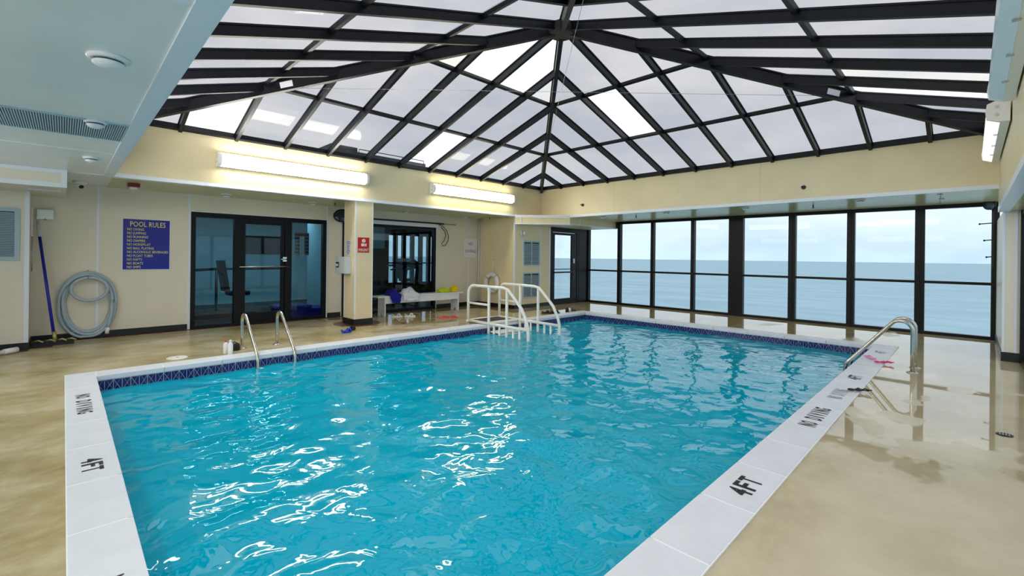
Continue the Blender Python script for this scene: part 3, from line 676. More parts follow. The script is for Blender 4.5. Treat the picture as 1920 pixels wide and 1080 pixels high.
# rules sign
sg = thing('pool_rules_sign', (1.03, YL-.02, 1.10), 'blue pool rules sign with yellow lettering', 'sign')
obj('board', bx(BM(), .71, 1.35, YL-.014, YL, 1.105, 1.97), 'blue_sign', sg)
bm = BM()
for a in ((.70, .712, 1.095, 1.98), (1.348, 1.36, 1.095, 1.98), (.712, 1.348, 1.095, 1.107), (.712, 1.348, 1.968, 1.98)): bx(bm, a[0], a[1], YL-.018, YL, a[2], a[3])
obj('white_edge', bm, 'white_trim', sg)
text('heading', 'POOL RULES', 'yellow_text', sg, (1.045, YL-.015, 1.885), (1, 0, 0), (0, 0, 1), width=.48, height=.088)
for i, ln in enumerate('DIVING JUMPING RUNNING DIAPERS HORSEPLAY BALL_PLAYING ALCOHOLIC_BEVERAGES FLOAT_TUBES RAFTS BOATS SHIPS'.split()):
    text('rule_line', 'NO '+ln.replace('_', ' '), 'yellow_text', sg, (.765, YL-.015, 1.795-i*.0645), (1, 0, 0), (0, 0, 1), height=.044, align='LEFT', sx=.72, cap=True)
# electrical cover
eb = thing('junction_box', (-.205, YL-.05, 1.89), 'grey metal junction box high on the wall above the blue brush', 'box')
obj('body', bx(BM(), -.30, -.11, YL-.05, YL, 1.89, 2.05, .006), 'steel', eb); obj('latch', bx(BM(), -.215, -.195, YL-.056, YL-.05, 1.885, 1.90), 'dark_slot', eb)
# louvred grille on the boxed-out wall
lv = thing('louvre_grille', (-.82, 9.43, 1.27), 'pale blue louvred return grille on the boxed-out wall', 'vent')
bm = BM()
for a in ((-1.22, -1.17, 1.27, 2.0), (-.49, -.44, 1.27, 2.0), (-1.17, -.49, 1.27, 1.32), (-1.17, -.49, 1.95, 2.0)): bx(bm, a[0], a[1], 9.415, 9.44, a[2], a[3])
obj('frame', bm, 'louver', lv); obj('backing', bx(BM(), -1.17, -.49, 9.434, 9.44, 1.32, 1.95), 'dark_slot', lv)
for k in range(26):
    z = 1.332+k*.0238; bm = BM(); bar(bm, (-1.17, 9.426, z), (-.49, 9.426, z), .022, .003, (0, .75, .66)); obj('slat', bm, 'louver', lv)
# coiled vacuum hose on a hook
hz = thing('vacuum_hose', (.29, 10.03, .04), 'coiled grey vacuum hose hanging on the cream wall', 'hose')
pts = []
hx, hzc = .285, .54
for k in range(4*28+1):
    a = math.pi/2 + 2*math.pi*k/28; L_ = k/28
    rx = .265 + .022*L_ + .012*math.sin(L_*3.1); rz = .435+.02*math.sin(L_*2.2)+.012*L_
    z = hzc+.05 + rz*math.sin(a) - (.05*(L_ % 2) if math.sin(a) < 0 else 0)
    pts.append(Vector((hx+rx*math.cos(a)+.012*math.sin(5*L_), YL-.04-.043*((k*1.0/28) % 2.2)*.55, max(z, .035))))
pts += [Vector((.60, YL-.10, .55)), Vector((.555, YL-.10, .30)), Vector((.51, YL-.10, .14))]
# ease the join
obj('coil', tube(BM(), pts[:4*28-6] + [Vector((.575, YL-.10, .62)), Vector((.575, YL-.105, .40)), Vector((.54, YL-.11, .22)), Vector((.525, YL-.11, .14))], .023, 10), 'hose', hz)
p2 = arc((hx+.02, YL-.125, .80), .215, 0, 2*math.pi, 30, (1, 0, 0), (0, 0, .86))[:-1]; obj('inner_loop', tube(BM(), p2, .023, 10, closed=True), 'hose', hz)
obj('cuff', tube(BM(), [(.53, YL-.11, .16), (.518, YL-.11, .06)], .028, 12), 'white_plastic', hz)
obj('hook', tube(BM(), [(hx, YL-.009, 1.10), (hx, YL-.02, 1.10), (hx, YL-.02, .985), (hx, YL-.16, .97), (hx, YL-.16, 1.01)], .007, 8), 'steel', hz)
# brush with blue pole leaning in the corner
br = thing('pool_brush', (-.1, 9.62, 0), 'pool brush with long blue pole leaning in the corner', 'brush')
obj('pole', tube(BM(), [(-.085, 9.62, .10), (-.26, 9.98, 1.62)], .019, 12), 'blue_pole', br)
obj('grip', tube(BM(), [(-.26, 9.98, 1.62), (-.285, 10.03, 1.86)], [.024, .016], 12), 'grey_plastic', br)
h = obj('brush_head', bx(BM(), -.33, .13, 9.585, 9.64, .05, .085, .006), 'black', br)
for x in (-.25, -.12, -.0, .10): obj('bracket', tube(BM(), [(x-.05, 9.60, .075), (x, 9.575, .092), (x+.05, 9.57, .06)], .013, 8), 'brass', h)
obj('bristles', bx(BM(), -.325, .125, 9.59, 9.635, .002, .05), 'navy_rubber', h); obj('socket', tube(BM(), [(-.08, 9.60, .07), (-.088, 9.635, .20)], .024, 10), 'brass', br)
# wall rail clip strip with pole hook beside the corner
hk = thing('pole_bracket', (-.33, 9.9, 1.55), 'slim white wall bracket holding tools in the corner', 'bracket'); obj('plate', bx(BM(), -.345, -.33, 9.86, 9.92, 1.62, 2.05), 'white_plastic', hk); obj('chain', tube(BM(), [(-.335, 9.87, 1.62), (-.335, 9.875, 1.1)], .006, 6), 'steel', hk)
# white pipe end lying at the far left
wp = thing('white_pipe', (-.8, 9.0, .03), 'white pipe lying on the deck beside the boxed-out wall', 'pipe'); obj('tube', tube(BM(), [(-1.35, 8.55, .03), (-.50, 9.16, .045)], .026, 12), 'white_plastic', wp); obj('coupling', tube(BM(), [(-.56, 9.115, .044), (-.44, 9.20, .05)], .036, 12), 'white_plastic', wp)
# convex mirror peeping out behind the column
cm = thing('convex_mirror', (4.40, 9.85, 2.2), 'dark oval convex mirror tilted above the control box', 'mirror')
R_ = Matrix.Translation((4.40, 9.82, 2.27)) @ Matrix.Rotation(math.radians(-25), 4, 'X') @ Matrix.Rotation(math.radians(90), 4, 'X') @ Matrix.Rotation(math.radians(20), 4, 'Z') @ Matrix.Diagonal((1.25, .9, 1, 1))
obj('dome', lathe(BM(), [(.001, .06), (.06, .055), (.12, .035), (.16, .0), (.16, -.015)], 30, R_), 'mirror_dark', cm); obj('rim', lathe(BM(), [(.158, .006), (.172, .006), (.172, -.02), (.158, -.02)], 30, R_, cap=False), 'navy_rubber', cm); obj('arm', tube(BM(), [(4.40, 9.85, 2.27), (4.42, YL, 2.33)], .012, 8), 'steel', cm)
# control box on the column
cb = thing('control_box', (4.06, 8.95, 1.02), 'grey electrical control box on the side of the column', 'control box')
obj('body', bx(BM(), 3.99, 4.108, 8.74, 9.22, 1.02, 1.36, .008), 'grey_plastic', cb); obj('cover', bx(BM(), 3.975, 3.99, 8.75, 9.0, 1.03, 1.35, .005), 'grey_plastic', cb)
obj('switch_panel', bx(BM(), 3.982, 3.99, 9.05, 9.17, 1.14, 1.25), 'black', cb)
for y in (9.08, 9.14): obj('toggle', bx(BM(), 3.97, 3.982, y-.012, y+.012, 1.165, 1.215), 'white_plastic', cb)
pn = thing('notice', (4.10, 8.88, 1.4), 'white printed notice above the control box', 'notice'); obj('sheet', bx(BM(), 4.104, 4.108, 8.745, 8.99, 1.39, 1.70), 'paper', pn)
for k, wd in enumerate((.17, .17, .11, .12, .09, .15, .19, .08)): z = 1.66-k*.034; obj('printed_line', bx(BM(), 4.1025, 4.1045, 8.868-wd/2, 8.868+wd/2, z-.006, z+.006), 'text_grey', pn)
# red emergency sign
rs = thing('emergency_sign', (4.30, 8.58, 1.45), 'red emergency sign with white emblem on the column', 'sign'); obj('board', bx(BM(), 4.165, 4.405, 8.576, 8.588, 1.45, 1.75, .004), 'red_sign', rs)
obj('emblem', frus(BM(), (4.285, 8.575, 1.685), (0, -1, 0), [(.036, 0), (.036, .002)], 24), 'white_text', rs); obj('emblem_bar', bx(BM(), 4.279, 4.291, 8.5715, 8.573, 1.662, 1.708), 'red_sign', rs)
for x0, x1 in ((4.235, 4.262), (4.268, 4.295), (4.308, 4.322), (4.33, 4.345)): obj('emblem_mark', bx(BM(), x0, x1, 8.574, 8.576, 1.575, 1.63), 'white_text', rs)
text('lettering', 'EMERGENCY', 'white_text', rs, (4.285, 8.5755, 1.50), (1, 0, 0), (0, 0, 1), width=.215, height=.055)
# no diving sign
nd = thing('no_diving_sign', (8.29, YL-.02, 1.36), 'white sign reading NO DIVING in dark red', 'sign'); obj('board', bx(BM(), 8.04, 8.53, YL-.02, YL-.008, 1.365, 1.91, .004), 'white_paint', nd)
text('lettering', 'NO', 'red_text', nd, (8.285, YL-.021, 1.75), (1, 0, 0), (0, 0, 1), width=.17, height=.085); text('lettering', 'DIVING', 'red_text', nd, (8.285, YL-.021, 1.545), (1, 0, 0), (0, 0, 1), width=.37, height=.085)
# conduits by the corner
for k, (x, y) in enumerate(((8.565, 10.02), (8.565, 9.93))):
    c = thing('conduit_pipe', (x, y, .1), ('thick', 'thin')[k]+' cream conduit running up the corner by the sign', 'pipe', 'corner conduits'); r = (.018, .010)[k]
    obj('tube', tube(BM(), [(x-.01, y, .1), (x-.01, y, ZS-.06)], r, 10), 'white_paint', c); obj('elbow', bx(BM(), x-.04, x+.01, y-.03, y+.03, ZS-.07, ZS-.002, .004), 'soffit', c)
# rescue hook on the header board
sh = thing('rescue_hook', (6.2, YL-.06, 2.2), 'dark shepherds crook rescue pole on the white header board', 'rescue hook')
obj('pole', tube(BM(), [(4.6, YL-.06, 2.262), (7.3, YL-.06, 2.262)], .02, 10), 'navy_rubber', sh); obj('tip', tube(BM(), [(7.3, YL-.06, 2.262), (7.72, YL-.06, 2.262)], .013, 8), 'brass', sh)
lp = [Vector((7.12, YL-.05, 2.25)), Vector((7.28, YL-.05, 2.20)), Vector((7.40, YL-.05, 2.10)), Vector((7.47, YL-.05, 1.95)), Vector((7.46, YL-.05, 1.80)), Vector((7.38, YL-.05, 1.69)), Vector((7.27, YL-.05, 1.67)), Vector((7.25, YL-.05, 1.73)), Vector((7.33, YL-.05, 1.82)), Vector((7.38, YL-.05, 1.94)), Vector((7.35, YL-.05, 2.06)), Vector((7.22, YL-.05, 2.18))]
obj('crook_loop', tube(BM(), lp, .009, 8), 'navy_rubber', sh)
for x in (4.75, 5.2, 5.65, 6.1, 6.55, 7.0): obj('hook', tube(BM(), [(x, YL-.03, 2.25), (x, YL-.06, 2.238), (x, YL-.085, 2.255)], .006, 6), 'steel', sh)
# life ring
lr = thing('life_ring', (8.5, 9.40, .36), 'white life ring hung on the closet wall', 'life ring')
obj('ring', tube(BM(), arc((8.498, 9.40, .665), .235, 0, 2*math.pi, 36, (0, 1, 0), (0, 0, 1))[:-1], .062, 14, closed=True), 'white_plastic', lr)
for a in range(4):
    an = math.pi/4+a*math.pi/2; c = Vector((8.498, 9.40+.235*math.cos(an), .665+.235*math.sin(an))); tv = Vector((0, -math.sin(an), math.cos(an)))
    obj('band', tube(BM(), [c-tv*.02, c+tv*.02], .065, 14), 'grey_plastic', lr)
obj('rope', tube(BM(), [(8.54, 9.36, 1.30), (8.53, 9.37, 1.1), (8.52, 9.385, .94)], .009, 8), 'white_text', lr); obj('hook', tube(BM(), [(8.571, 9.36, 1.31), (8.54, 9.36, 1.29), (8.54, 9.36, 1.32)], .008, 8), 'steel', lr)
# closet louvres
def vent(z0, z1, label):
    t = thing('wall_vent', (9.25, 8.58, z0), label, 'vent', 'closet wall vents'); a, b = 8.90, 9.58; bm = BM()
    for q in ((a, a+.04, z0, z1), (b-.04, b, z0, z1), (a+.04, b-.04, z0, z0+.035), (a+.04, b-.04, z1-.035, z1), ((a+b)/2-.014, (a+b)/2+.014, z0+.035, z1-.035)): bx(bm, q[0], q[1], 8.572, Y1, q[2], q[3])
    obj('frame', bm, 'louver', t); obj('backing', bx(BM(), a+.04, b-.04, 8.586, Y1, z0+.035, z1-.035), 'dark_slot', t)
    n = int((z1-z0-.09)/.034)
    for k in range(n):
        z = z0+.055+k*.034
        for x0, x1 in ((a+.04, (a+b)/2-.014), ((a+b)/2+.014, b-.04)): bm = BM(); bar(bm, (x0, 8.579, z), (x1, 8.579, z), .032, .003, (0, .8, .6)); obj('slat', bm, 'louver', t)
vent(1.15, 1.84, 'upper pale louvred vent on the closet wall'); vent(.27, .97, 'lower pale louvred vent behind the stair handrail')
hn = thing('alarm_horn', (8.86, 8.55, 1.98), 'small white alarm horn on the closet wall', 'alarm'); obj('box', bx(BM(), 8.80, 8.87, 8.54, Y1, 1.975, 2.10, .005), 'louver', hn); obj('dome', frus(BM(), (8.90, 8.56, 2.04), (0, -1, 0), [(.055, -.03), (.055, .01), (.03, .03), (.001, .034)], 18), 'white_plastic', hn)
# ================================================================ CEILING FITTINGS
def smoke(x, y, z, r, label, dark=False):
    t = thing('smoke_detector', (x, y, z-.05), label, 'detector', 'round ceiling detectors'); T = Matrix.Translation((x, y, z)) @ Matrix.Rotation(math.pi, 4, 'X')
    obj('base', lathe(BM(), [(r, 0), (r, .012), (r*.8, .02)], 28, T), 'white_plastic', t); obj('vent_ring', lathe(BM(), [(r*.7, .018), (r*.66, .032)], 24, T), 'dark_slot', t); obj('cap', lathe(BM(), [(r*.76, .030), (r*.74, .04), (r*.5, .055), (.001, .058)], 24, T), 'white_plastic', t)
smoke(.17, 3.38, ZS, .095, 'large white smoke detector on the grey ceiling'); smoke(.18, 5.10, ZS, .075, 'white smoke detector beside the slotted air grille'); smoke(.22, 7.1, ZS, .075, 'white smoke detector on the ceiling near the duct box')
for x, y, l in ((2.1, 9.55, 'white detector on the soffit above the gym entrance'), (3.66, 9.6, 'white detector on the soffit near the column'), (5.85, 9.55, 'white detector on the soffit over the bench'), (7.7, 9.6, 'white detector on the soffit above the rescue hook'), (9.98, 6.75, 'white detector on the sea soffit near the bulkhead'), (9.98, 5.0, 'white detector on the sea soffit near the narrow windows'), (10.05, 3.3, 'white detector on the sea soffit by the wide mullion'), (10.05, 1.4, 'white detector on the sea soffit nearest the pier')): smoke(x, y, ZS, .08, l)
cmr = thing('camera_dome', (.17, 9.6, 2.36), 'small white dome camera with black lens under the soffit', 'camera'); T = Matrix.Translation((.17, 9.6, ZS)) @ Matrix.Rotation(math.pi, 4, 'X')
obj('base', lathe(BM(), [(.085, 0), (.085, .03), (.07, .045)], 24, T), 'white_plastic', cmr); obj('dome', lathe(BM(), [(.062, .044), (.055, .08), (.03, .10), (.001, .105)], 20, T), 'white_plastic', cmr); obj('lens', lathe(BM(), [(.03, .0), (.03, .012), (.012, .018)], 14, Matrix.Translation((.185, 9.565, 2.395)) @ Vector((.3, -.8, -.5)).to_track_quat('Z', 'Y').to_matrix().to_4x4()), 'black', cmr)
al = thing('fire_alarm', (.78, 9.25, 2.36), 'red fire alarm strobe under the soffit', 'alarm'); obj('box', bx(BM(), .70, .85, 9.18, 9.32, 2.42, ZS-.001, .006), 'red_device', al); obj('strobe', lathe(BM(), [(.055, .058), (.05, .085), (.02, .10)], 18, Matrix.Translation((.775, 9.25, ZS)) @ Matrix.Rotation(math.pi, 4, 'X')), 'white_plastic', al)
for x, y, l in ((4.0, 9.3, 'small dark sprinkler head near the column'), (8.35, 9.35, 'small dark sprinkler head over the life ring'), (10.35, 6.0, 'small dark sprinkler head by the narrow windows'), (10.5, 2.2, 'small dark sprinkler head near the pier end')):
    t = thing('sprinkler_head', (x, y, ZS-.06), l, 'sprinkler', 'sprinkler heads'); obj('stem', tube(BM(), [(x, y, ZS), (x, y, ZS-.05)], .012, 8), 'dark_slot', t); obj('deflector', lathe(BM(), [(.026, -.058), (.026, -.052)], 12, Matrix.Translation((x, y, ZS))), 'dark_slot', t)
for y, z, l in ((7.14, 2.77, 'dark bent sidewall sprinkler near the corner of the upstand'), (2.17, 2.73, 'dark sidewall sprinkler on the sea upstand away from the corner')):
    t = thing('sidewall_sprinkler', (X1, y, z), l, 'sprinkler', 'sidewall sprinklers'); obj('plate', frus(BM(), (X1, y, z), (-1, 0, 0), [(.04, 0), (.035, .012)], 16), 'dark_slot', t); obj('nozzle', tube(BM(), [(X1-.01, y, z), (X1-.06, y, z), (X1-.075, y+.02, z+.005)], .014, 8), 'black', t)
# slotted air grille in the near ceiling
gr = thing('ceiling_grille', (-.4, 5.45, ZS), 'long slotted pale blue air grille in the grey ceiling', 'vent')
bm = bx(BM(), -1.3, X0-.12, 5.05, 5.075, ZS-.01, ZS); bx(bm, -1.3, X0-.12, 5.79, 5.815, ZS-.01, ZS); obj('edge_rail', bm, 'louver', gr); obj('backing', bx(BM(), -1.3, X0-.12, 5.075, 5.79, ZS-.002, ZS+.001), 'dark_slot', gr)
bm = BM()
for k in range(112): x = -1.29+k*.015; bx(bm, x, x+.0085, 5.075, 5.79, ZS-.009, ZS-.002)
o = obj('slats', bm, 'louver', gr); o['kind'] = 'stuff'

# ================================================================ BENCH AND CLOTHES
be = thing('bench', (6.26, 9.52, 0), 'long white wooden bench under the gym window', 'bench')
obj('seat', bx(BM(), 5.04, 7.48, 9.36, 9.70, .43, .465, .008), 'white_paint', be)
for y in (9.385, 9.66): obj('apron', bx(BM(), 5.24, 7.30, y-.012, y+.012, .29, .43), 'white_paint', be)
for x in (5.22, 7.32):
    out = [(-.155, 0), (-.06, 0), (0, .09), (.06, 0), (.155, 0), (.155, .43), (-.155, .43)]
    obj('leg_board', prism(BM(), out, (x-.014, 9.525, 0), (0, 1, 0), (0, 0, 1), (1, 0, 0), .028), 'white_paint', be)
def drape(name, x0, x1, yb, drop, zt, m, label, cat, seed, amp=.03, taper=0., hump=.03, group=None):
    """cloth lying on the seat and hanging over the front edge"""
    prof = [(yb, zt), (yb-.05, zt)]
    yf = 9.353
    path = [Vector((0, yb+(yf-yb)*i/9, zt+.006)) for i in range(10)] + [Vector((0, yf-.012, zt-.012-drop*i/9)) for i in range(10)]
    if drop <= 0: path = path[:10]
    bm = BM(); g = []
    for i, p in enumerate(path):
        row = []
        for j in range(19):
            f = j/18; x = x0+(x1-x0)*f; hang = max(0, i-9)/10
            x += (x0+(x1-x0)*.6-x)*hang*taper
            k = noise.noise(Vector((x*9+seed, i*.35, seed*1.7))); k2 = noise.noise(Vector((x*22+seed, i*.5, 3)))
            edge = math.sin(math.pi*min(1, max(0, f)))**.5*math.sin(math.pi*min(1, (i+.6)/10.5))**.5 if i < 10 else 0
            q = Vector((x, p.y, p.z))
            if i < 10: q.z += max(0, hump*edge*(1+1.3*k)+amp*.6*k2*edge)
            else: q.y -= max(0, .012+amp*k)*.8; q.z -= .02*k2*hang
            row.append(bm.verts.new(q))
        g.append(row)
    for a, b in zip(g, g[1:]):
        for j in range(18): bm.faces.new((a[j], a[j+1], b[j+1], b[j])).smooth = True
    o = obj(name, bm, m); md = o.modifiers.new('thickness', 'SOLIDIFY'); md.thickness = .006; md.offset = 1
    return tag(o, label, cat, group)
drape('towel', 5.32, 5.62, 9.66, .16, .465, 'blue_towel', 'blue towel hanging over the front edge of the bench', 'towel', 2.1, .03, .35, .09)
drape('towel', 5.66, 6.10, 9.66, .13, .465, 'white_towel', 'crumpled white towel draped over the bench', 'towel', 5.4, .035, .05, .10)
def heap(name, c, rx, ry, h, m, label, cat, seed):
    bm = BM(); r = bmesh.ops.create_icosphere(bm, subdivisions=4, radius=1)
    for v in bm.verts:
        d_ = v.co.normalized(); k = noise.noise(d_*2.2+Vector((seed, 0, 0)))*.35 + noise.noise(d_*5+Vector((0, seed, 0)))*.22
        q = d_*(1+k); v.co = Vector((c[0]+q.x*rx, c[1]+q.y*ry, max(c[2]+.001, c[2]+h*.35+q.z*h*.65)))
    for f in bm.faces: f.smooth = True
    return tag(obj(name, bm, m), label, cat)
heap('beach_towel', (6.95, 9.53, .466), .17, .11, .11, 'lime_towel', 'lime green towel heaped on the bench end', 'towel', 1.3)
heap('swim_shorts', (7.29, 9.53, .466), .10, .11, .16, 'yellow_towel', 'bundled yellow cloth at the bench end', 'clothes', 8.8)

# ================================================================ SHOES, GOGGLES, BOTTLES ON THE DECK
def sandal(name, x, y, rz, m, strap, label, cat, group, L_=.26, chunky=False):
    t = thing(name, (x, y, 0), label, cat, group)
    out = []
    for k in range(24):
        a = 2*math.pi*k/24; u = math.cos(a); w = (.045+.008*u)*math.sin(a); out.append((u*L_/2, w))
    Rz = Matrix.Rotation(rz, 3, 'Z'); ax, ay = Rz @ Vector((1, 0, 0)), Rz @ Vector((0, 1, 0))
    obj('sole', prism(BM(), out, (x, y, 0), ax, ay, (0, 0, 1), .028 if chunky else .02), m, t)
    c = Vector((x, y, 0))
    hz_ = .075 if chunky else .045
    for s in (-1, 1): obj('strap', tube(BM(), [c+ax*.07+Vector((0, 0, .022)), c+ax*.035+ay*s*.02+Vector((0, 0, hz_)), c-ax*.015+ay*s*.042+Vector((0, 0, .018))], .011 if chunky else .008, 8), strap, t)
    if chunky:
        obj('toe_band', tube(BM(), [c+ax*.06+ay*(-.044)+Vector((0, 0, .02)), c+ax*.06+ay*(-.03)+Vector((0, 0, .065)), c+ax*.06+ay*.03+Vector((0, 0, .065)), c+ax*.06+ay*.044+Vector((0, 0, .02))], .014, 8), strap, t)
        obj('heel_band', tube(BM(), [c-ax*.05+ay*(-.042)+Vector((0, 0, .02)), c-ax*.11+Vector((0, 0, .06)), c-ax*.05+ay*.042+Vector((0, 0, .02))], .012, 8), strap, t)
    return t
sandal('sandal', 5.40, 9.16, -.4, 'white_plastic', 'white_paint', 'chunky white sandal in front of the bench leg', 'sandal', 'pair of white sandals', chunky=True)
sandal('sandal', 5.66, 9.04, -.5, 'white_plastic', 'white_paint', 'chunky white sandal lying nearer the column drain', 'sandal', 'pair of white sandals', chunky=True)
sandal('flip_flop', 6.12, 8.40, -.6, 'coral', 'coral', 'coral pink flip-flop on the deck, the one closer to the bench', 'flip-flop', 'pair of coral flip-flops')
sandal('flip_flop', 6.30, 8.27, -.6, 'coral', 'coral', 'coral pink flip-flop on the deck, the one closer to the pool', 'flip-flop', 'pair of coral flip-flops')
sandal('water_shoe', 3.63, 7.88, .2, 'blue_rubber', 'blue_rubber', 'bright blue water shoe in front of the column', 'shoe', 'pair of water shoes', .2, True)
sandal('water_shoe', 3.80, 8.06, .5, 'navy_rubber', 'navy_rubber', 'near-black water shoe in front of the column', 'shoe', 'pair of water shoes', .22, True)
sandal('sport_shoe', 8.55, 7.42, -.5, 'navy_rubber', 'text_grey', 'dark shoe on the deck past the stair handrail', 'shoe', 'dark shoes behind the stair', .26, True)
sandal('sport_shoe', 8.72, 7.27, -.4, 'black', 'black', 'black shoe by the coping past the stair handrail', 'shoe', 'dark shoes behind the stair', .26, True)
def bottle(x, y, h, r, body, capm, label, lean=None):
    t = thing('bottle', (x, y, 0), label, 'bottle', 'bottles on the deck'); T = Matrix.Translation((x, y, 0)) @ (lean or Matrix.Identity(4))
    obj('body', lathe(BM(), [(r*.9, 0), (r, .01), (r, h*.7), (r*.45, h*.86)], 18, T), body, t); obj('cap', lathe(BM(), [(r*.48, h*.86), (r*.48, h), (r*.3, h*1.02)], 14, T), capm, t)
bottle(1.655, 7.20, .20, .032, 'white_paint', 'white_plastic', 'white sunscreen bottle on the coping by the steel ladder'); bottle(1.62, 7.30, .19, .03, 'pvc', 'coral', 'cream bottle with coral cap by the steel ladder')
bottle(9.19, 7.27, .11, .045, 'navy_rubber', 'black', 'dark stubby bottle at the far pool corner'); bottle(9.33, 7.30, .09, .04, 'white_paint', 'white_plastic', 'white stubby bottle at the far pool corner')
pc = thing('pouch', (1.80, 7.50, 0), 'black zip pouch leaning by the ladder foot', 'bag'); obj('body', bx(BM(), 1.71, 1.83, 7.42, 7.50, 0, .10, .02), 'black', pc); obj('strap', tube(BM(), [(1.72, 7.46, .09), (1.76, 7.45, .13), (1.82, 7.47, .09)], .008, 8), 'text_grey', pc)
fs = thing('flat_sandal', (9.55, 7.42, 0), 'flat black sandal at the far pool corner', 'sandal'); obj('sole', prism(BM(), [(.13*math.cos(a*.3), .045*math.sin(a*.3)) for a in range(21)], (9.55, 7.42, 0), (.8, -.6, 0), (.6, .8, 0), (0, 0, 1), .02), 'black', fs); obj('strap', tube(BM(), [(9.53, 7.36, .02), (9.58, 7.40, .05), (9.62, 7.44, .02)], .008, 8), 'text_grey', fs)
def goggles(x, y, z, rz, lens, strap, label, big):
    t = thing('swim_goggles', (x, y, z), label, 'goggles', 'swim goggles on the coping'); Rz = Matrix.Rotation(rz, 3, 'Z'); c = Vector((x, y, z))
    w = lambda a, b, h: c + Rz @ Vector((a, b, 0)) + Vector((0, 0, h))
    for s in (-1, 1):
        p = [w(s*.034+.026*math.cos(k*math.pi/8), .021*math.sin(k*math.pi/8), .02) for k in range(16)]
        e = obj('eye_cup', tube(BM(), p, .009, 8, closed=True), lens, t); bm = BM(); bm.faces.new([bm.verts.new(w(s*.034+.024*math.cos(k*math.pi/8), .019*math.sin(k*math.pi/8), .022)) for k in range(16)]); bmesh.ops.solidify(bm, geom=bm.faces[:], thickness=.004); obj('lens', bm, lens, e)
    rng = random.Random(int(x*100)); p = [w(.062, 0, .018)]
    for k in range(14): p.append(w(.075+.045*math.sin(k*.8)+.004*k*rng.uniform(.3, 1), .05*math.cos(k*1.1)*rng.uniform(.6, 1), .012+.018*abs(math.sin(k*.9))))
    obj('strap', tube(BM(), p, .006, 6), strap, t)
goggles(5.98, .86, .012, -.9, 'black', 'black', 'black swim goggles with tangled straps on the coping', True)
goggles(7.88, .86, .012, -1.0, 'pink', 'pink', 'hot pink swim goggles on the coping by the ladder', False)
goggles(8.12, .97, .012, .6, 'pink_pale', 'pink_pale', 'pale pink swim goggles on the coping by the ladder', False)

# ================================================================ WINDOW END FITTINGS
hr_ = thing('hook_rack', (XW-.06, -.27, 1.4), 'black rod hooks on the window jamb by the pier', 'hook rack')
obj('rail', bx(BM(), XW-.075, XW-.055, -.285, -.25, 1.3, 2.3), 'black', hr_)
for z, L_ in ((2.09, .15), (1.79, .09), (1.49, .06)): k = obj('rod', tube(BM(), [(XW-.065, -.26, z+.01), (XW-.065, -.25+L_, z)], .009, 8), 'black', hr_); obj('knob', lathe(BM(), [(.001, -.018), (.016, -.008), (.016, .008), (.001, .018)], 10, Matrix.Translation((XW-.065, -.25+L_, z))), 'black', k)
mo = thing('shade_motor', (XW-.12, -.2, 2.33), 'dark geared bracket at the top corner of the window', 'bracket'); obj('plate', bx(BM(), XW-.16, XW-.055, -.30, -.14, 2.38, ZS-.002, .01), 'black', mo); obj('gear', frus(BM(), (XW-.165, -.21, 2.40), (-1, 0, 0), [(.07, 0), (.07, .02), (.03, .03)], 16), 'dark_slot', mo); obj('crank', tube(BM(), [(XW-.17, -.21, 2.40), (XW-.19, -.24, 2.33)], .012, 8), 'black', mo)
cd_ = thing('cable_clip', (10.8, .5, ZS-.03), 'small white cable clips under the sea soffit', 'clip'); obj('cable', tube(BM(), [(9.8, .35, ZS-.006), (11.6, .42, ZS-.006)], .004, 6), 'text_grey', cd_)
for x in (10.0, 10.7): obj('clip', bx(BM(), x-.02, x+.02, .33, .40, ZS-.02, ZS-.001, .004), 'white_plastic', cd_)

# ================================================================ GYM BEHIND THE GLASS
GX0, GX1, GY1 = -.9, 10.4, 14.6
struct('floor_gym', bx(BM(), GX0, GX1, YL+.1, GY1, -.12, -.001), 'gym_floor', 'dark rubber floor inside the gym', 'floor')
struct('ceiling_gym', bx(BM(), GX0, GX1, YL+.1, GY1, ZS, ZS+.08), 'gym_wall', 'blue grey ceiling inside the gym', 'ceiling')
bm = bx(BM(), GX0, 8.1, GY1, GY1+.1, 0, ZS); bx(bm, GX0-.1, GX0, YL+.1, GY1+.1, 0, ZS); bx(bm, GX1, GX1+.1, YL+.1, GY1+.1, 0, ZS)
bx(bm, 4.42, 4.50, YL+.1, 11.9, 0, ZS); struct('wall_gym', bm, 'gym_wall', 'pale blue walls inside the gym', 'wall')
w4 = thing('window_4', (9.2, GY1, 0), 'dark framed gym windows seen through the bench window', 'window', kind='structure')
gx = [8.16, 8.52, 8.86, 9.22, 9.58, 9.94, 10.34]
for x in gx: obj('mullion', bx(BM(), x-.075, x+.075, GY1-.03, GY1+.07, 0, ZS), 'frame', w4)
for a, b in zip(gx, gx[1:]):
    obj('top_rail', bx(BM(), a+.075, b-.075, GY1-.03, GY1+.06, 2.12, ZS), 'frame', w4); obj('middle_rail', bx(BM(), a+.075, b-.075, GY1-.03, GY1+.05, 1.10, 1.15), 'frame', w4); obj('bottom_rail', bx(BM(), a+.075, b-.075, GY1-.03, GY1+.05, 0, .42), 'frame', w4)
    obj('pane', bx(BM(), a+.075, b-.075, GY1+.01, GY1+.016, .42, 1.10), 'window_glass', w4); obj('pane', bx(BM(), a+.075, b-.075, GY1+.01, GY1+.016, 1.15, 2.12), 'window_glass', w4)
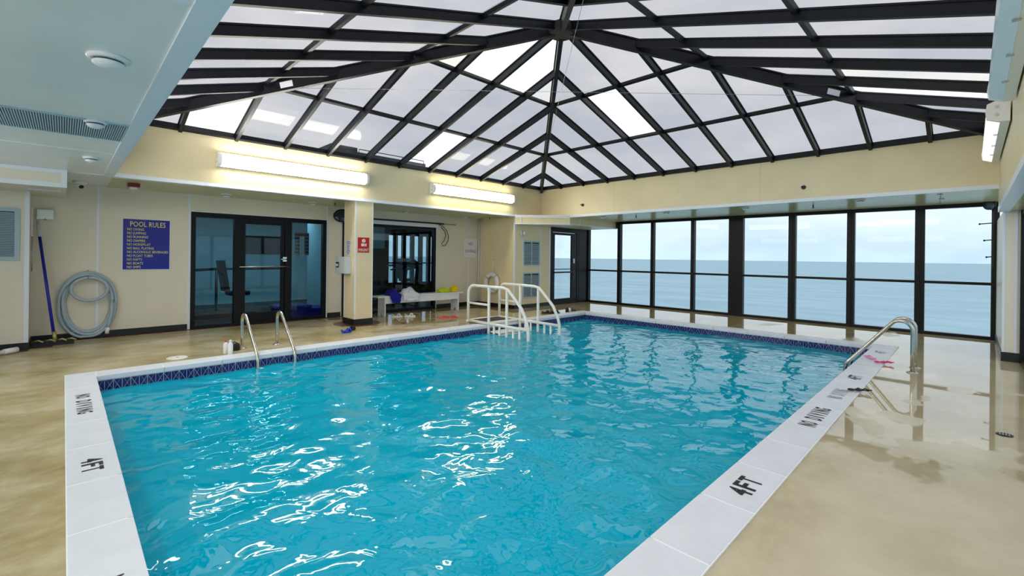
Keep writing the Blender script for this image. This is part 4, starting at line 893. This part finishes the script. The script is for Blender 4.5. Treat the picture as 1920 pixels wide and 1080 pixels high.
def treadmill(x, y, label):
    t = thing('treadmill', (x, y, 0), label, 'treadmill', 'gym treadmills')
    obj('deck', bx(BM(), x-.8, x+.8, y-.36, y+.36, .05, .2, .02), 'gym_dark', t); obj('belt', bx(BM(), x-.75, x+.5, y-.25, y+.25, .2, .206), 'black', t); obj('motor_cover', bx(BM(), x+.5, x+.82, y-.3, y+.3, .2, .34, .04), 'gym_dark', t)
    for s in (-1, 1): obj('upright', tube(BM(), [(x+.6, y+s*.33, .1), (x+.72, y+s*.33, 1.1)], .04, 10), 'gym_dark', t); obj('handle', tube(BM(), [(x+.70, y+s*.33, 1.05), (x+.25, y+s*.33, .98)], .022, 8), 'gym_dark', t)
    bm = BM(); bar(bm, (x+.62, y-.38, 1.18), (x+.62, y+.38, 1.18), .34, .10, (.5, 0, .86)); obj('console', bm, 'gym_dark', t)
treadmill(7.25, 12.6, 'dark treadmill inside the gym behind the bench window'); treadmill(6.5, 11.5, 'dark treadmill inside the gym closest to the bench window')
def machine(x, y, label):
    t = thing('weight_machine', (x, y, 0), label, 'gym machine', 'gym weight machines')
    obj('weight_tower', bx(BM(), x-.28, x+.02, y-.25, y+.25, 0, 1.62, .02), 'gym_dark', t)
    obj('base_beam', bx(BM(), x, x+1.3, y-.05, y+.05, .02, .12), 'gym_dark', t); obj('seat', bx(BM(), x+.75, x+1.15, y-.2, y+.2, .5, .60, .03), 'gym_dark', t); obj('seat_post', bx(BM(), x+.9, x+1.0, y-.05, y+.05, .12, .5), 'gym_dark', t)
    bm = BM(); bar(bm, (x+.72, y, .6), (x+.62, y, 1.25), .38, .09, (1, 0, .15)); obj('backrest', bm, 'gym_dark', t)
    obj('press_arm', tube(BM(), [(x, y-.2, 1.05), (x+.5, y-.3, 1.08), (x+.62, y-.3, .95)], .03, 8), 'gym_dark', t); obj('lat_bar', tube(BM(), [(x+.05, y-.55, 1.05), (x+.05, y+.55, 1.05)], .018, 8), 'chrome', t)
machine(1.75, 11.2, 'dark weight machine behind the left entrance pane'); machine(7.6, 13.9, 'dark weight machine at the back of the gym')
bb = thing('ballet_bar', (3.4, 12.9, 1), 'dark exercise bar across the gym behind the glass door', 'exercise bar'); obj('bar', tube(BM(), [(2.6, 12.9, 1.02), (4.3, 12.9, 1.02)], .03, 8), 'gym_dark', bb)
for x in (2.65, 4.25): obj('stand', tube(BM(), [(x, 12.9, 0), (x, 12.9, 1.02)], .03, 8), 'gym_dark', bb)
gm = thing('exercise_mat', (3.9, 10.6, 0), 'thick blue exercise mat behind the entrance glass', 'mat'); obj('pad', bx(BM(), 3.30, 4.38, 10.28, 11.0, 0, .20, .03), 'mat_blue', gm); obj('top_pad', bx(BM(), 3.28, 3.95, 10.3, 11.0, .20, .28, .03), 'mat_blue', gm)
for x, y, l in ((2.2, 12.4, 'ceiling strip light inside the gym behind the left pane'), (3.7, 12.0, 'ceiling strip light inside the gym behind the glass door'), (6.2, 12.4, 'ceiling strip light inside the gym behind the bench window')):
    t = thing('strip_light', (x, y, ZS-.08), l, 'light', 'gym strip lights'); obj('housing', bx(BM(), x-.62, x+.62, y-.12, y+.12, ZS-.03, ZS-.001), 'white_plastic', t); obj('diffuser', bx(BM(), x-.6, x+.6, y-.1, y+.1, ZS-.07, ZS-.03, .01), 'lens_gym', t)
for x, z, w_, h_, l in ((2.05, 1.66, .42, .22, 'black wall monitor in the gym behind the left pane'), (4.2, 1.66, .5, .26, 'black wall monitor in the gym behind the glass door')):
    t = thing('wall_monitor', (x, GY1-.05, z), l, 'monitor', 'gym monitors'); obj('screen', bx(BM(), x-w_, x+w_, GY1-.06, GY1-.002, z-h_, z+h_, .01), 'black', t)
# poster hung inside the right entrance pane
po = thing('notice_poster', (3.78, YL+.06, 1.3), 'grey paper notice hung inside the right entrance pane', 'poster'); obj('sheet', bx(BM(), 3.50, 3.80, YL+.045, YL+.049, 1.38, 1.86), 'poster', po); obj('strip', bx(BM(), 3.60, 3.70, YL+.039, YL+.043, 1.33, 1.78), 'paper', po)
for k in range(6): obj('printed_line', bx(BM(), 3.51, 3.79, YL+.0435, YL+.0448, 1.80-k*.075, 1.835-k*.075), 'red_text' if k == 0 else 'text_grey', po)
